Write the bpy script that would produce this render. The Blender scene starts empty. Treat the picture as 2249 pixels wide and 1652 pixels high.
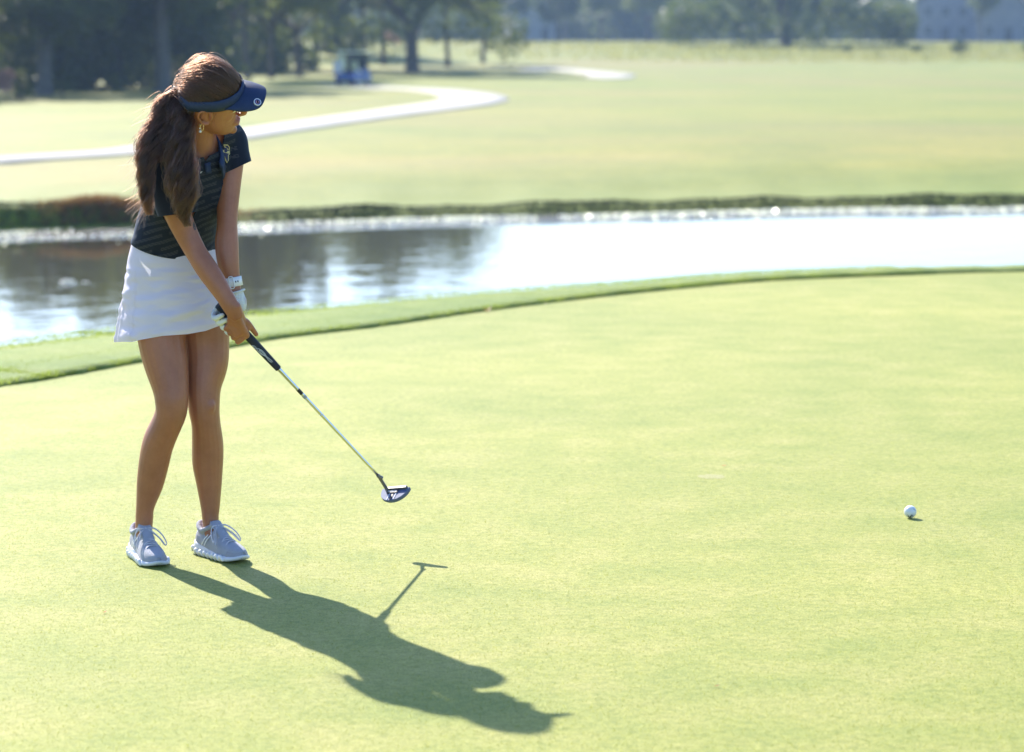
import bpy, bmesh, math, random
import numpy as np
from mathutils import Vector, Matrix, noise
from mathutils.bvhtree import BVHTree

random.seed(7)
rng = np.random.default_rng(7)
S = bpy.context.scene
COL = S.collection

# ------------------------------------------------------------------ camera
CAM_H = 1.63
FPX = 5935.0                      # focal length in pixels of a 2249 px wide picture
PITCH = math.atan(741.0 / FPX)
cam = bpy.data.cameras.new('camera')
cam.sensor_width = 36.0
cam.lens = FPX * 36.0 / 2249.0
cam.clip_start = 0.5
cam.clip_end = 4000.0
cam.dof.use_dof = True
cam.dof.focus_distance = 8.30
cam.dof.aperture_fstop = 3.4
cam_ob = bpy.data.objects.new('camera', cam)
cam_ob.location = (0, 0, CAM_H)
cam_ob.rotation_euler = (math.pi / 2 - PITCH, 0, 0)
COL.objects.link(cam_ob)
S.camera = cam_ob

# ------------------------------------------------------------------ light
SUN_EL = math.radians(37.0)
SUN_AZ = math.radians(-27.0)      # from +Y towards +X
world = bpy.data.worlds.new('World')
S.world = world
world.use_nodes = True
wn = world.node_tree
sky = wn.nodes.new('ShaderNodeTexSky')
sky.sky_type = 'NISHITA'
sky.sun_disc = False
sky.sun_elevation = SUN_EL
sky.sun_rotation = SUN_AZ
sky.dust_density = 1.0
sky.air_density = 1.0
sky.ozone_density = 7.0
wn.links.new(sky.outputs[0], wn.nodes['Background'].inputs[0])
wn.nodes['Background'].inputs[1].default_value = 0.14
sun = bpy.data.lights.new('sun', 'SUN')
sun.energy = 5.0
sun.angle = math.radians(0.55)
sun.color = (1.0, 0.935, 0.82)
sun_ob = bpy.data.objects.new('sun', sun)
to_sun = Vector((math.sin(SUN_AZ) * math.cos(SUN_EL), math.cos(SUN_AZ) * math.cos(SUN_EL), math.sin(SUN_EL)))
sun_ob.rotation_euler = (-to_sun).to_track_quat('-Z', 'Y').to_euler()
sun_ob.location = (-20, 40, 40)
COL.objects.link(sun_ob)

S.view_settings.view_transform = 'Standard'
S.view_settings.look = 'None'
S.view_settings.gamma = 1.0
S.view_settings.use_curve_mapping = False
S.view_settings.exposure = 1.17
S.cycles.use_denoising = True
try:
    S.cycles.denoiser = 'OPENIMAGEDENOISE'
    S.cycles.denoising_input_passes = 'RGB_ALBEDO_NORMAL'
except Exception:
    pass
S.cycles.max_bounces = 10
S.cycles.diffuse_bounces = 5
S.cycles.glossy_bounces = 4
S.cycles.transmission_bounces = 8
S.cycles.transparent_max_bounces = 8
S.cycles.volume_bounces = 1
S.cycles.sample_clamp_indirect = 8.0
S.cycles.sample_clamp_direct = 40.0
S.cycles.caustics_reflective = False
S.cycles.caustics_refractive = False

# ------------------------------------------------------------------ helpers
_sp, _cp = math.sin(PITCH), math.cos(PITCH)
def _ray(px, py):
    a = (px - 1124.5) / FPX
    b = (826.0 - py) / FPX
    return Vector((a, _cp + b * _sp, -_sp + b * _cp))
def W(px, py, Y):
    """the place seen at a spot of the photograph, Y metres from the photographer"""
    d = _ray(px, py)
    return Vector((0, 0, CAM_H)) + d * (Y / d.y)
def G(px, py, z=0.0):
    d = _ray(px, py)
    return Vector((0, 0, CAM_H)) + d * ((z - CAM_H) / d.z)

def smooth(a, b, x):
    t = min(1, max(0, (x - a) / (b - a)))
    return t * t * (3 - 2 * t)

def nd(nt, typ, **kw):
    n = nt.nodes.new(typ)
    for k, v in kw.items():
        if k.startswith('i_'):
            n.inputs[k[2:].replace('_', ' ')].default_value = v
        else:
            setattr(n, k, v)
    return n

def mat(name, color, rough=0.6, spec=0.5, metal=0.0):
    m = bpy.data.materials.new(name)
    m.use_nodes = True
    b = m.node_tree.nodes['Principled BSDF']
    b.inputs['Base Color'].default_value = (*color, 1)
    b.inputs['Roughness'].default_value = rough
    b.inputs['Specular IOR Level'].default_value = spec
    b.inputs['Metallic'].default_value = metal
    return m

def ramp(nt, stops, fac=None, interp='LINEAR'):
    r = nt.nodes.new('ShaderNodeValToRGB')
    r.color_ramp.interpolation = interp
    e = r.color_ramp.elements
    while len(e) < len(stops):
        e.new(0.5)
    for el, (p, c) in zip(e, stops):
        el.position = p
        el.color = (*c, 1) if len(c) == 3 else c
    if fac is not None:
        nt.links.new(fac, r.inputs[0])
    return r

def noise_tex(nt, vec, scale, detail=3.0, rough=0.55, dist=0.0):
    n = nd(nt, 'ShaderNodeTexNoise')
    n.inputs['Scale'].default_value = scale
    n.inputs['Detail'].default_value = detail
    n.inputs['Roughness'].default_value = rough
    n.inputs['Distortion'].default_value = dist
    if vec is not None:
        nt.links.new(vec, n.inputs['Vector'])
    return n

def mixc(nt, fac, a, b, mode='MIX'):
    n = nt.nodes.new('ShaderNodeMix')
    n.data_type = 'RGBA'
    n.blend_type = mode
    for sock, v in ((n.inputs[0], fac), (n.inputs[6], a), (n.inputs[7], b)):
        if hasattr(v, 'is_output'):
            nt.links.new(v, sock)
        elif isinstance(v, (int, float)):
            sock.default_value = v
        else:
            sock.default_value = (*v, 1)
    return n.outputs[2]

def mottled(name, c1, c2, scale=8.0, rough=0.7, bump=0.0, bscale=None, spec=0.4, metal=0.0, detail=4.0):
    """two-tone noise material with optional fine relief"""
    m = mat(name, c1, rough, spec, metal)
    nt = m.node_tree
    b = nt.nodes['Principled BSDF']
    tc = nd(nt, 'ShaderNodeTexCoord')
    n = noise_tex(nt, tc.outputs['Object'], scale, detail)
    r = ramp(nt, [(0.3, c1), (0.7, c2)], n.outputs[0])
    nt.links.new(r.outputs[0], b.inputs['Base Color'])
    if bump:
        n2 = noise_tex(nt, tc.outputs['Object'], bscale or scale * 4, 3)
        bm_ = nd(nt, 'ShaderNodeBump', i_Strength=bump, i_Distance=0.02)
        nt.links.new(n2.outputs[0], bm_.inputs['Height'])
        nt.links.new(bm_.outputs[0], b.inputs['Normal'])
    return m

def mesh_obj(name, verts, faces, material=None, parent=None, smooth_shade=True, collection=None):
    me = bpy.data.meshes.new(name)
    if isinstance(verts, np.ndarray) and isinstance(faces, np.ndarray):
        nv, nf, k = len(verts), len(faces), faces.shape[1]
        me.vertices.add(nv)
        me.vertices.foreach_set('co', verts.astype(np.float32).ravel())
        me.loops.add(nf * k)
        me.loops.foreach_set('vertex_index', faces.astype(np.int32).ravel())
        me.polygons.add(nf)
        me.polygons.foreach_set('loop_start', np.arange(0, nf * k, k, dtype=np.int32))
        me.update(calc_edges=True)
        me.validate()
    else:
        me.from_pydata([tuple(v) for v in verts], [], [tuple(f) for f in faces])
        me.update()
    if smooth_shade:
        me.polygons.foreach_set('use_smooth', [True] * len(me.polygons))
    ob = bpy.data.objects.new(name, me)
    COL.objects.link(ob)
    if material is not None:
        me.materials.append(material)
    if parent is not None:
        ob.parent = parent
    return ob

def bm_obj(name, bm, material=None, parent=None, smooth_shade=False):
    me = bpy.data.meshes.new(name)
    bmesh.ops.recalc_face_normals(bm, faces=bm.faces)
    bm.to_mesh(me)
    bm.free()
    if smooth_shade:
        me.polygons.foreach_set('use_smooth', [True] * len(me.polygons))
    ob = bpy.data.objects.new(name, me)
    COL.objects.link(ob)
    if material is not None:
        me.materials.append(material)
    if parent is not None:
        ob.parent = parent
    return ob

def thing(name, label, cat, loc=(0, 0, 0), rotz=0.0, group=None):
    o = bpy.data.objects.new(name, None)
    o.empty_display_size = 0.2
    COL.objects.link(o)
    o.location = loc
    o.rotation_euler = (0, 0, rotz)
    o['label'] = label
    o['category'] = cat
    if group:
        o['group'] = group
    return o

def tag(o, label=None, cat=None, group=None, kind=None):
    for k, v in (('label', label), ('category', cat), ('group', group), ('kind', kind)):
        if v:
            o[k] = v
    return o

def box(bm, cx, cy, cz, sx, sy, sz, bevel=0.0, rot=None):
    r = bmesh.ops.create_cube(bm, size=1.0)
    vs = r['verts']
    M = Matrix.Translation((cx, cy, cz)) @ (rot or Matrix.Identity(4)) @ Matrix.Diagonal((sx, sy, sz, 1))
    bmesh.ops.transform(bm, matrix=M, verts=vs)
    if bevel:
        es = list({e for v in vs for e in v.link_edges})
        bmesh.ops.bevel(bm, geom=es, offset=bevel, segments=2, affect='EDGES', profile=0.5)
    return vs

def catmull(pts, n):
    P = np.asarray(pts, float)
    if len(P) == 2:
        t = np.linspace(0, 1, n)[:, None]
        return P[0] * (1 - t) + P[1] * t
    Q = np.vstack([2 * P[0] - P[1], P, 2 * P[-1] - P[-2]])
    out = []
    segs = len(P) - 1
    for s in np.linspace(0, segs, n):
        i = min(int(s), segs - 1)
        t = s - i
        p0, p1, p2, p3 = Q[i], Q[i + 1], Q[i + 2], Q[i + 3]
        out.append(0.5 * (2 * p1 + (p2 - p0) * t + (2 * p0 - 5 * p1 + 4 * p2 - p3) * t * t + (3 * p1 - p0 - 3 * p2 + p3) * t ** 3))
    return np.array(out)

class Geo:
    """collects closed tubes, blobs and sheets as plain vertices and faces"""
    def __init__(self):
        self.v, self.f = [], []
    def rings(self, rings, cap=True, closed=True):
        o = len(self.v)
        n = len(rings[0])
        for r in rings:
            self.v.extend([tuple(p) for p in r])
        m = len(rings)
        for i in range(m - 1):
            for j in range(n if closed else n - 1):
                k = (j + 1) % n
                self.f.append((o + i * n + j, o + i * n + k, o + (i + 1) * n + k, o + (i + 1) * n + j))
        if cap:
            a = len(self.v)
            self.v.append(tuple(np.mean(rings[0], 0)))
            self.v.append(tuple(np.mean(rings[-1], 0)))
            for j in range(n):
                k = (j + 1) % n
                self.f.append((a, o + k, o + j))
                self.f.append((a + 1, o + (m - 1) * n + j, o + (m - 1) * n + k))
    def tube(self, pts, ru, rv=None, hint=(1, 0, 0), n=16, res=None, cap=True, power=2.0, round_ends=False):
        """pts: centre points; ru, rv: radii per point along hint and across it"""
        pts = np.asarray([tuple(p) for p in pts], float)
        ru = np.broadcast_to(np.asarray(ru, float), (len(pts),))
        rv = ru if rv is None else np.broadcast_to(np.asarray(rv, float), (len(pts),))
        res = res or max(2, (len(pts) - 1) * 6 + 1)
        D = catmull(np.column_stack([pts, ru, rv]), res)
        C, ru, rv = D[:, :3], np.maximum(D[:, 3], 1e-5), np.maximum(D[:, 4], 1e-5)
        T = np.gradient(C, axis=0)
        T /= np.linalg.norm(T, axis=1)[:, None] + 1e-12
        h = np.asarray(hint, float)
        rs = []
        th = np.linspace(0, 2 * math.pi, n, endpoint=False)
        c, s = np.cos(th), np.sin(th)
        cp = np.sign(c) * np.abs(c) ** (2 / power)
        sp = np.sign(s) * np.abs(s) ** (2 / power)
        for i in range(res):
            u = h - T[i] * h.dot(T[i])
            u /= np.linalg.norm(u) + 1e-12
            v = np.cross(T[i], u)
            rs.append(C[i] + np.outer(cp * ru[i], u) + np.outer(sp * rv[i], v))
        if round_ends:
            def endcap(i, sgn):
                u = h - T[i] * h.dot(T[i]); u /= np.linalg.norm(u) + 1e-12
                v = np.cross(T[i], u)
                out = []
                rm = min(ru[i], rv[i])
                for a in (0.35, 0.65, 0.88, 0.98):
                    q = math.sqrt(1 - a * a)
                    out.append(C[i] + sgn * T[i] * a * rm + np.outer(cp * ru[i] * q, u) + np.outer(sp * rv[i] * q, v))
                return out
            rs = endcap(0, -1)[::-1] + rs + endcap(res - 1, 1)
        self.rings(rs, cap)
        return rs
    def blob(self, c, r, n=14, m=9, axes=None):
        """ellipsoid"""
        c = np.asarray(c, float); r = np.broadcast_to(np.asarray(r, float), (3,))
        A = np.eye(3) if axes is None else np.asarray(axes, float)
        rs = []
        for i in range(1, m):
            ph = math.pi * i / m
            ring = []
            for j in range(n):
                t = 2 * math.pi * j / n
                p = np.array([r[0] * math.sin(ph) * math.cos(t), r[1] * math.sin(ph) * math.sin(t), -r[2] * math.cos(ph)])
                ring.append(c + p @ A)
            rs.append(ring)
        o = len(self.v)
        self.rings(rs, cap=True)
        self.v[-2] = tuple(c + np.array([0, 0, -r[2]]) @ A)
        self.v[-1] = tuple(c + np.array([0, 0, r[2]]) @ A)
    def obj(self, name, material=None, parent=None, smooth_shade=True):
        return mesh_obj(name, self.v, self.f, material, parent, smooth_shade)

def fused(name, geo, voxel, material=None, parent=None, smooth_it=6, smooth_f=0.5):
    """joins overlapping closed shapes into one continuous surface"""
    tmp = geo.obj(name + '_tmp')
    bm = bmesh.new(); bm.from_mesh(tmp.data)
    bmesh.ops.recalc_face_normals(bm, faces=bm.faces)
    bm.to_mesh(tmp.data); bm.free()
    md = tmp.modifiers.new('r', 'REMESH'); md.mode = 'VOXEL'; md.voxel_size = voxel; md.adaptivity = 0.0
    if smooth_it:
        sm = tmp.modifiers.new('s', 'SMOOTH'); sm.factor = smooth_f; sm.iterations = smooth_it
    dg = bpy.context.evaluated_depsgraph_get()
    me = bpy.data.meshes.new_from_object(tmp.evaluated_get(dg))
    bpy.data.objects.remove(tmp)
    me.name = name
    me.materials.clear()
    if material:
        me.materials.append(material)
    me.polygons.foreach_set('use_smooth', [True] * len(me.polygons))
    ob = bpy.data.objects.new(name, me)
    COL.objects.link(ob)
    if parent:
        ob.parent = parent
    return ob

def get_co(me):
    a = np.empty(len(me.vertices) * 3, np.float32)
    me.vertices.foreach_get('co', a)
    return a.reshape(-1, 3).astype(float)
def set_co(me, a):
    me.vertices.foreach_set('co', np.ascontiguousarray(a, np.float32).ravel())
    me.update()
def get_no(me):
    a = np.empty(len(me.vertices) * 3, np.float32)
    me.vertices.foreach_get('normal', a)
    return a.reshape(-1, 3).astype(float)
# ------------------------------------------------------------------ setting
def lerp_tab(tab, x):
    xs = [a for a, _ in tab]; ys = [b for _, b in tab]
    return float(np.interp(x, xs, ys))

SHORE = [(-60, 36.0), (-24, 41.0), (-8.6, 45.6), (-4.8, 47.7), (0, 49.8), (5, 51.5), (9.95, 52.6), (30, 55.0), (60, 54.0)]
WATER_Z = -1.60
FARZ = [(40, -1.25), (56, -1.12), (70, -1.03), (150, -1.0), (230, -0.55), (300, 0.85), (420, 1.2), (900, 1.6), (3000, 2.0)]
def shore(x):
    return lerp_tab(SHORE, x)
def far_z(x, d):
    z = lerp_tab(FARZ, d)
    z += 0.10 * math.sin(x * 0.045 + d * 0.021) * smooth(60, 110, d) * (1 - smooth(220, 300, d))
    z += 1.5 * math.exp(-(((x + 22) / 26.0) ** 2 + ((d - 262) / 35.0) ** 2))       # grassy knoll behind the oak
    return z
def bank_h(x):
    return 0.15 + 0.27 * (1 - smooth(-7.4, -5.2, x)) + 0.022 * math.sin(x * 1.7) + 0.015 * math.sin(x * 4.1)
def land_z(x, d):
    s = d - shore(x)
    b = bank_h(x)
    if s < 0:
        return WATER_Z - 0.02 + max(s * 0.22, -1.4)
    if s < 0.7:
        return WATER_Z - 0.02 + (b + 0.02) * smooth(-0.1, 0.6, s)
    k = smooth(0.7, 9.0, s)
    return (WATER_Z + b) * (1 - k) + far_z(x, d) * k
def GT(px, py):
    """spot of the photograph dropped on the far land"""
    r = _ray(px, py)
    t0 = 44.0
    t = t0
    while t < 900:
        p = Vector((0, 0, CAM_H)) + r * t
        if p.z <= land_z(p.x, p.y):
            return p
        t += max(0.15, t * 0.002)
    return Vector((0, 0, CAM_H)) + r * 300
def at_d(px, d, dz=0.0):
    """on the far land, in the direction of a picture column, d metres away"""
    x = (px - 1124.5) / FPX * d * 1.0075
    return Vector((x, d, land_z(x, d) + dz))

# --- grass materials
def grass_mat(name, cols, big=0.35, mid=3.0, fine=260.0, bump=0.5, finefac=0.5, bdist=0.006, tan=None):
    m = mat(name, cols[0], 0.75, 0.25)
    nt = m.node_tree; b = nt.nodes['Principled BSDF']
    tc = nd(nt, 'ShaderNodeTexCoord'); v = tc.outputs['Object']
    n1 = noise_tex(nt, v, big, 4, 0.6, 0.4)
    n2 = noise_tex(nt, v, mid, 5, 0.62)
    n3 = noise_tex(nt, v, fine, 3, 0.7)
    n4 = noise_tex(nt, v, fine * 0.23, 3, 0.65)
    a = ramp(nt, [(0.32, cols[0]), (0.5, cols[1]), (0.68, cols[2])], n2.outputs[0])
    if tan:
        r1 = ramp(nt, [(0.46, (0, 0, 0)), (0.66, (0.95, 0.95, 0.95))], n1.outputs[0])
        c = mixc(nt, r1.outputs[0], a.outputs[0], tan)
    else:
        r1 = ramp(nt, [(0.35, (0.86, 0.9, 0.85)), (0.65, (1.12, 1.06, 1.1))], n1.outputs[0])
        c = mixc(nt, 1.0, a.outputs[0], r1.outputs[0], 'MULTIPLY')
    r3 = ramp(nt, [(0.30, (0.42, 0.50, 0.36)), (0.5, (1, 1, 1)), (0.72, (1.5, 1.42, 1.55))], n3.outputs[0])
    c = mixc(nt, finefac, c, mixc(nt, 1.0, c, r3.outputs[0], 'MULTIPLY'))
    r4 = ramp(nt, [(0.30, (0.62, 0.70, 0.50)), (0.5, (1, 1, 1)), (0.70, (1.28, 1.22, 1.40))], n4.outputs[0])
    c = mixc(nt, finefac, c, mixc(nt, 1.0, c, r4.outputs[0], 'MULTIPLY'))
    nt.links.new(c, b.inputs['Base Color'])
    bp = nd(nt, 'ShaderNodeBump', i_Strength=bump, i_Distance=bdist)
    nt.links.new(n3.outputs[0], bp.inputs['Height'])
    nt.links.new(bp.outputs[0], b.inputs['Normal'])
    b.inputs['Sheen Weight'].default_value = 0.03
    b.inputs['Sheen Roughness'].default_value = 0.5
    b.inputs['Sheen Tint'].default_value = (0.9, 1.0, 0.45, 1)
    return m

M_green = grass_mat('mown_green_grass', [(0.208, 0.243, 0.044), (0.252, 0.269, 0.056), (0.296, 0.292, 0.078)], fine=150.0, bump=0.6, finefac=0.75)
M_fringe = grass_mat('fringe_grass', [(0.165, 0.235, 0.040), (0.205, 0.268, 0.050), (0.25, 0.288, 0.07)], mid=2.2, fine=120.0, bump=0.8, bdist=0.015)
M_field = grass_mat('fairway_grass', [(0.120, 0.146, 0.009), (0.160, 0.174, 0.013), (0.200, 0.193, 0.021)], big=0.035, mid=0.22, fine=9.0, bump=0.5, bdist=0.03, tan=(0.196, 0.164, 0.034))

def blade_mat(name, c1, c2, trans=0.45, scale=6.0):
    """leaf and blade material: colour varies in clumps, light passes through"""
    m = bpy.data.materials.new(name); m.use_nodes = True
    nt = m.node_tree
    b = nt.nodes['Principled BSDF']; out = nt.nodes['Material Output']
    b.inputs['Roughness'].default_value = 0.55
    b.inputs['Specular IOR Level'].default_value = 0.35
    tc = nd(nt, 'ShaderNodeTexCoord')
    n = noise_tex(nt, tc.outputs['Object'], scale, 3)
    r = ramp(nt, [(0.32, c1), (0.68, c2)], n.outputs[0])
    nt.links.new(r.outputs[0], b.inputs['Base Color'])
    t = nd(nt, 'ShaderNodeBsdfTranslucent')
    nt.links.new(mixc(nt, 0.5, r.outputs[0], (c2[0] * 1.5, c2[1] * 1.6, c2[2] * 0.9)), t.inputs['Color'])
    mx = nd(nt, 'ShaderNodeMixShader'); mx.inputs[0].default_value = trans
    nt.links.new(b.outputs[0], mx.inputs[1]); nt.links.new(t.outputs[0], mx.inputs[2])
    nt.links.new(mx.outputs[0], out.inputs['Surface'])
    return m
M_blade = blade_mat('grass_blade', (0.19, 0.265, 0.045), (0.28, 0.325, 0.075), 0.5, 4.0)
M_bank = blade_mat('bank_weed', (0.012, 0.018, 0.012), (0.035, 0.046, 0.018), 0.10, 1.5)
M_rust = blade_mat('rust_grass', (0.16, 0.075, 0.03), (0.26, 0.14, 0.06), 0.35, 1.5)
M_dry = blade_mat('dry_grass', (0.20, 0.21, 0.085), (0.31, 0.285, 0.135), 0.45, 0.12)

# --- putting green and its fringe
EDGE_OUT_L = [(-8, -7), (-7.6, 3), (-5.6, 8.4), (-3.5, 11.2)]
EDGE_OUT_R = [(6.6, 19.5), (11, 19.7), (20, 18), (30, 10), (32, -7)]
edge_px = [(0, 850), (150, 826), (310, 797), (505, 765), (610, 745), (840, 717), (1060, 685), (1300, 655), (1500, 634), (1700, 617), (1960, 606), (2249, 597)]
E_pts = [Vector((a, b)) for a, b in EDGE_OUT_L] + [G(a, b, 0.0).xy for a, b in edge_px] + [Vector((a, b)) for a, b in EDGE_OUT_R]
C_OUT_L = [(-10.5, -7), (-9.6, 3.5), (-7.2, 9.6), (-5.0, 12.0)]
crest_vis = [Vector((-3.55, 13.35))] + [G(a, b, 0.03).xy for a, b in [(0, 757), (280, 722), (560, 687), (840, 662), (1124, 638), (1400, 621), (1700, 605), (2000, 597), (2249, 590)]]
C_OUT_R = [(6.5, 19.95), (11, 20.2), (20.4, 18.6), (31, 10.4), (33.2, -7)]
crest_all = [Vector((a, b)) for a, b in C_OUT_L] + crest_vis + [Vector((a, b)) for a, b in C_OUT_R]
NE = 420
Ed = catmull([(p.x, p.y, 0) for p in E_pts], NE)[:, :2]
Cd = catmull([(p.x, p.y, 0) for p in crest_all], 1600)[:, :2]
Tn = np.gradient(Ed, axis=0); Tn /= np.linalg.norm(Tn, axis=1)[:, None]
Nn = np.column_stack([-Tn[:, 1], Tn[:, 0]])              # outwards, towards the pond
wd = []
for p, n_ in zip(Ed, Nn):
    q = Cd - p
    lat = np.abs(q @ np.array([-n_[1], n_[0]]))
    along = q @ n_
    lat[along < 0.05] = 9
    wd.append(along[lat.argmin()])
wd = np.array(wd)
wd = np.clip(wd, 0.28, 2.6)
wd = np.convolve(np.pad(wd, 8, mode='edge'), np.ones(17) / 17, 'valid')
prof = [(0.0, -0.04, 0), (0.0, -0.004, 0), (0.012, 0.017, 0), (0.06, 0.024, 0), (0.35, 0.032, 1), (0.7, 0.034, 1), (1.0, 0.022, 1)]
rows = []
for i in range(NE):
    n_ = Nn[i]; w_ = wd[i]
    jit = 0.018 * noise.noise((Ed[i][0] * 9, Ed[i][1] * 9, 0.0)) + 0.006 * noise.noise((Ed[i][0] * 31, Ed[i][1] * 31, 0.0))
    hj = 1.0 + 0.5 * noise.noise((Ed[i][0] * 5, Ed[i][1] * 5, 4.0))
    row = []
    for (o, z, k) in prof:
        off = o * w_ if k else o
        zz = z * (hj if (0 < off < 0.2) else 1.0)
        row.append((*(Ed[i] + n_ * (off + (jit if off < 0.2 else 0.0))), zz))
    for dv, z in ((0.25, -0.03), (0.8, -0.19), (2.0, -0.62), (3.6, -1.25), (5.5, -2.0), (8.0, -2.9)):
        row.append((*(Ed[i] + n_ * (w_ + dv)), z))
    rows.append(row)
g = Geo(); g.rings(rows, cap=False, closed=False)
fringe = g.obj('fringe', M_fringe); tag(fringe, kind='structure')

bm = bmesh.new()
vs = [bm.verts.new((p[0], p[1], 0.0)) for p in Ed + Nn * 0.03]
f = bm.faces.new(vs)
bmesh.ops.triangulate(bm, faces=[f])
green = bm_obj('putting_green', bm, M_green); tag(green, kind='structure')
if green.data.polygons[0].normal.z < 0:
    green.data.flip_normals()

# --- pond water
M_water = mat('pond_water', (0.055, 0.048, 0.036), 0.02, 0.5)
nt = M_water.node_tree; b = nt.nodes['Principled BSDF']
b.inputs['IOR'].default_value = 1.33
tc = nd(nt, 'ShaderNodeTexCoord')
mp = nd(nt, 'ShaderNodeMapping'); mp.inputs['Scale'].default_value = (1.0, 1.0, 1.0)
nt.links.new(tc.outputs['Object'], mp.inputs[0])
n1 = noise_tex(nt, mp.outputs[0], 1.6, 3, 0.5)
n2 = noise_tex(nt, mp.outputs[0], 5.0, 3, 0.6)
uv = nd(nt, 'ShaderNodeUVMap')
sep = nd(nt, 'ShaderNodeSeparateXYZ'); nt.links.new(uv.outputs[0], sep.inputs[0])
# wind-ruffled strip a few metres off the far bank (V of the sheet = metres from that bank)
nb = noise_tex(nt, tc.outputs['Object'], 0.35, 2)
add = nd(nt, 'ShaderNodeMath', operation='MULTIPLY_ADD'); add.inputs[1].default_value = 1.2; 
nt.links.new(nb.outputs[0], add.inputs[0]); nt.links.new(sep.outputs[1], add.inputs[2])
rf = ramp(nt, [(0.0, (0, 0, 0)), (0.010, (0, 0, 0)), (0.018, (1, 1, 1)), (0.062, (1, 1, 1)), (0.085, (0, 0, 0))])
dv = nd(nt, 'ShaderNodeMath', operation='DIVIDE'); dv.inputs[1].default_value = 40.0
nt.links.new(add.outputs[0], dv.inputs[0]); nt.links.new(dv.outputs[0], rf.inputs[0])
b1 = nd(nt, 'ShaderNodeBump', i_Strength=0.30, i_Distance=0.02); nt.links.new(n1.outputs[0], b1.inputs['Height'])
b2 = nd(nt, 'ShaderNodeBump', i_Distance=0.22); nt.links.new(n2.outputs[0], b2.inputs['Height'])
nt.links.new(rf.outputs[0], b2.inputs['Strength'])
nt.links.new(b1.outputs[0], b2.inputs['Normal']); nt.links.new(b2.outputs[0], b.inputs['Normal'])
rr = nd(nt, 'ShaderNodeMath', operation='MULTIPLY_ADD'); rr.inputs[1].default_value = 0.10; rr.inputs[2].default_value = 0.02
nt.links.new(rf.outputs[0], rr.inputs[0]); nt.links.new(rr.outputs[0], b.inputs['Roughness'])
xs = np.concatenate([np.linspace(-60, -14, 14), np.linspace(-12, 14, 40), np.linspace(16, 60, 14)])
wv, wf, wuv = [], [], []
for i, x in enumerate(xs):
    for j, s in enumerate((45.0, 12.0, 6.0, 4.0, 3.0, 2.0, 1.0, -0.6)):
        yv = max(shore(x) - s, 6.0 if abs(x) > 40 else 13.0)
        wv.append((x, yv, WATER_Z)); wuv.append((x, s))
for i in range(len(xs) - 1):
    for j in range(7):
        a = i * 8 + j
        wf.append((a, a + 8, a + 9, a + 1))
water = mesh_obj('pond_water', wv, wf, M_water)
ul = water.data.uv_layers.new(name='UVMap')
for lp in water.data.loops:
    ul.data[lp.index].uv = wuv[lp.vertex_index]
tag(water, kind='structure')

# --- land beyond the pond: one sheet to the horizon
xs = np.concatenate([-np.geomspace(700, 16, 40), np.linspace(-15, 15, 90), np.geomspace(16, 700, 40)])
offs = np.concatenate([[-30, -16, -8, -4, -2, -1, -0.5], np.linspace(-0.25, 1.2, 16), np.geomspace(1.5, 850, 120)])
gv, gf = [], []
for x in xs:
    for s in offs:
        d = shore(x) + s
        gv.append((x, d, land_z(x, d) + (0.03 * noise.noise((x * 0.6, d * 0.6, 0)) if s > 1.5 else 0)))
no = len(offs)
for i in range(len(xs) - 1):
    for j in range(no - 1):
        a = i * no + j
        gf.append((a, a + no, a + no + 1, a + 1))
ground = mesh_obj('ground', gv, gf, M_field); tag(ground, kind='structure')
# the ground is lusher towards the water, with mown bands running along the hole
at = ground.data.attributes.new('from_bank', 'FLOAT', 'POINT')
at.data.foreach_set('value', np.tile(offs, len(xs)).astype(np.float32))
nt = M_field.node_tree; b = nt.nodes['Principled BSDF']
old = b.inputs['Base Color'].links[0].from_socket
fb = nd(nt, 'ShaderNodeAttribute'); fb.attribute_name = 'from_bank'
tc = nd(nt, 'ShaderNodeTexCoord'); wob = noise_tex(nt, tc.outputs['Object'], 0.09, 3)
ad = nd(nt, 'ShaderNodeMath', operation='MULTIPLY_ADD'); ad.inputs[1].default_value = 9.0
nt.links.new(wob.outputs[0], ad.inputs[0]); nt.links.new(fb.outputs['Fac'], ad.inputs[2])
dv = nd(nt, 'ShaderNodeMath', operation='DIVIDE'); dv.inputs[1].default_value = 100.0; nt.links.new(ad.outputs[0], dv.inputs[0])
lush = ramp(nt, [(0.0, (1, 1, 1)), (0.06, (1, 1, 1)), (0.13, (0, 0, 0))], dv.outputs[0])
c1 = mixc(nt, lush.outputs[0], old, mixc(nt, 0.6, old, (0.125, 0.175, 0.018)))
mown = ramp(nt, [(0.10, (1, 1, 1)), (0.17, (1.14, 1.0, 1.1)), (0.26, (1.02, 0.98, 1)), (0.34, (0.90, 0.95, 0.9)), (0.5, (1.08, 1.04, 1.1)), (0.62, (0.93, 0.97, 0.95)), (0.8, (1.05, 1.03, 1.05)), (1.0, (0.95, 0.98, 0.95))], dv.outputs[0])
c1 = mixc(nt, 1.0, c1, mown.outputs[0], 'MULTIPLY')
nt.links.new(c1, b.inputs['Base Color'])

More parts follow.
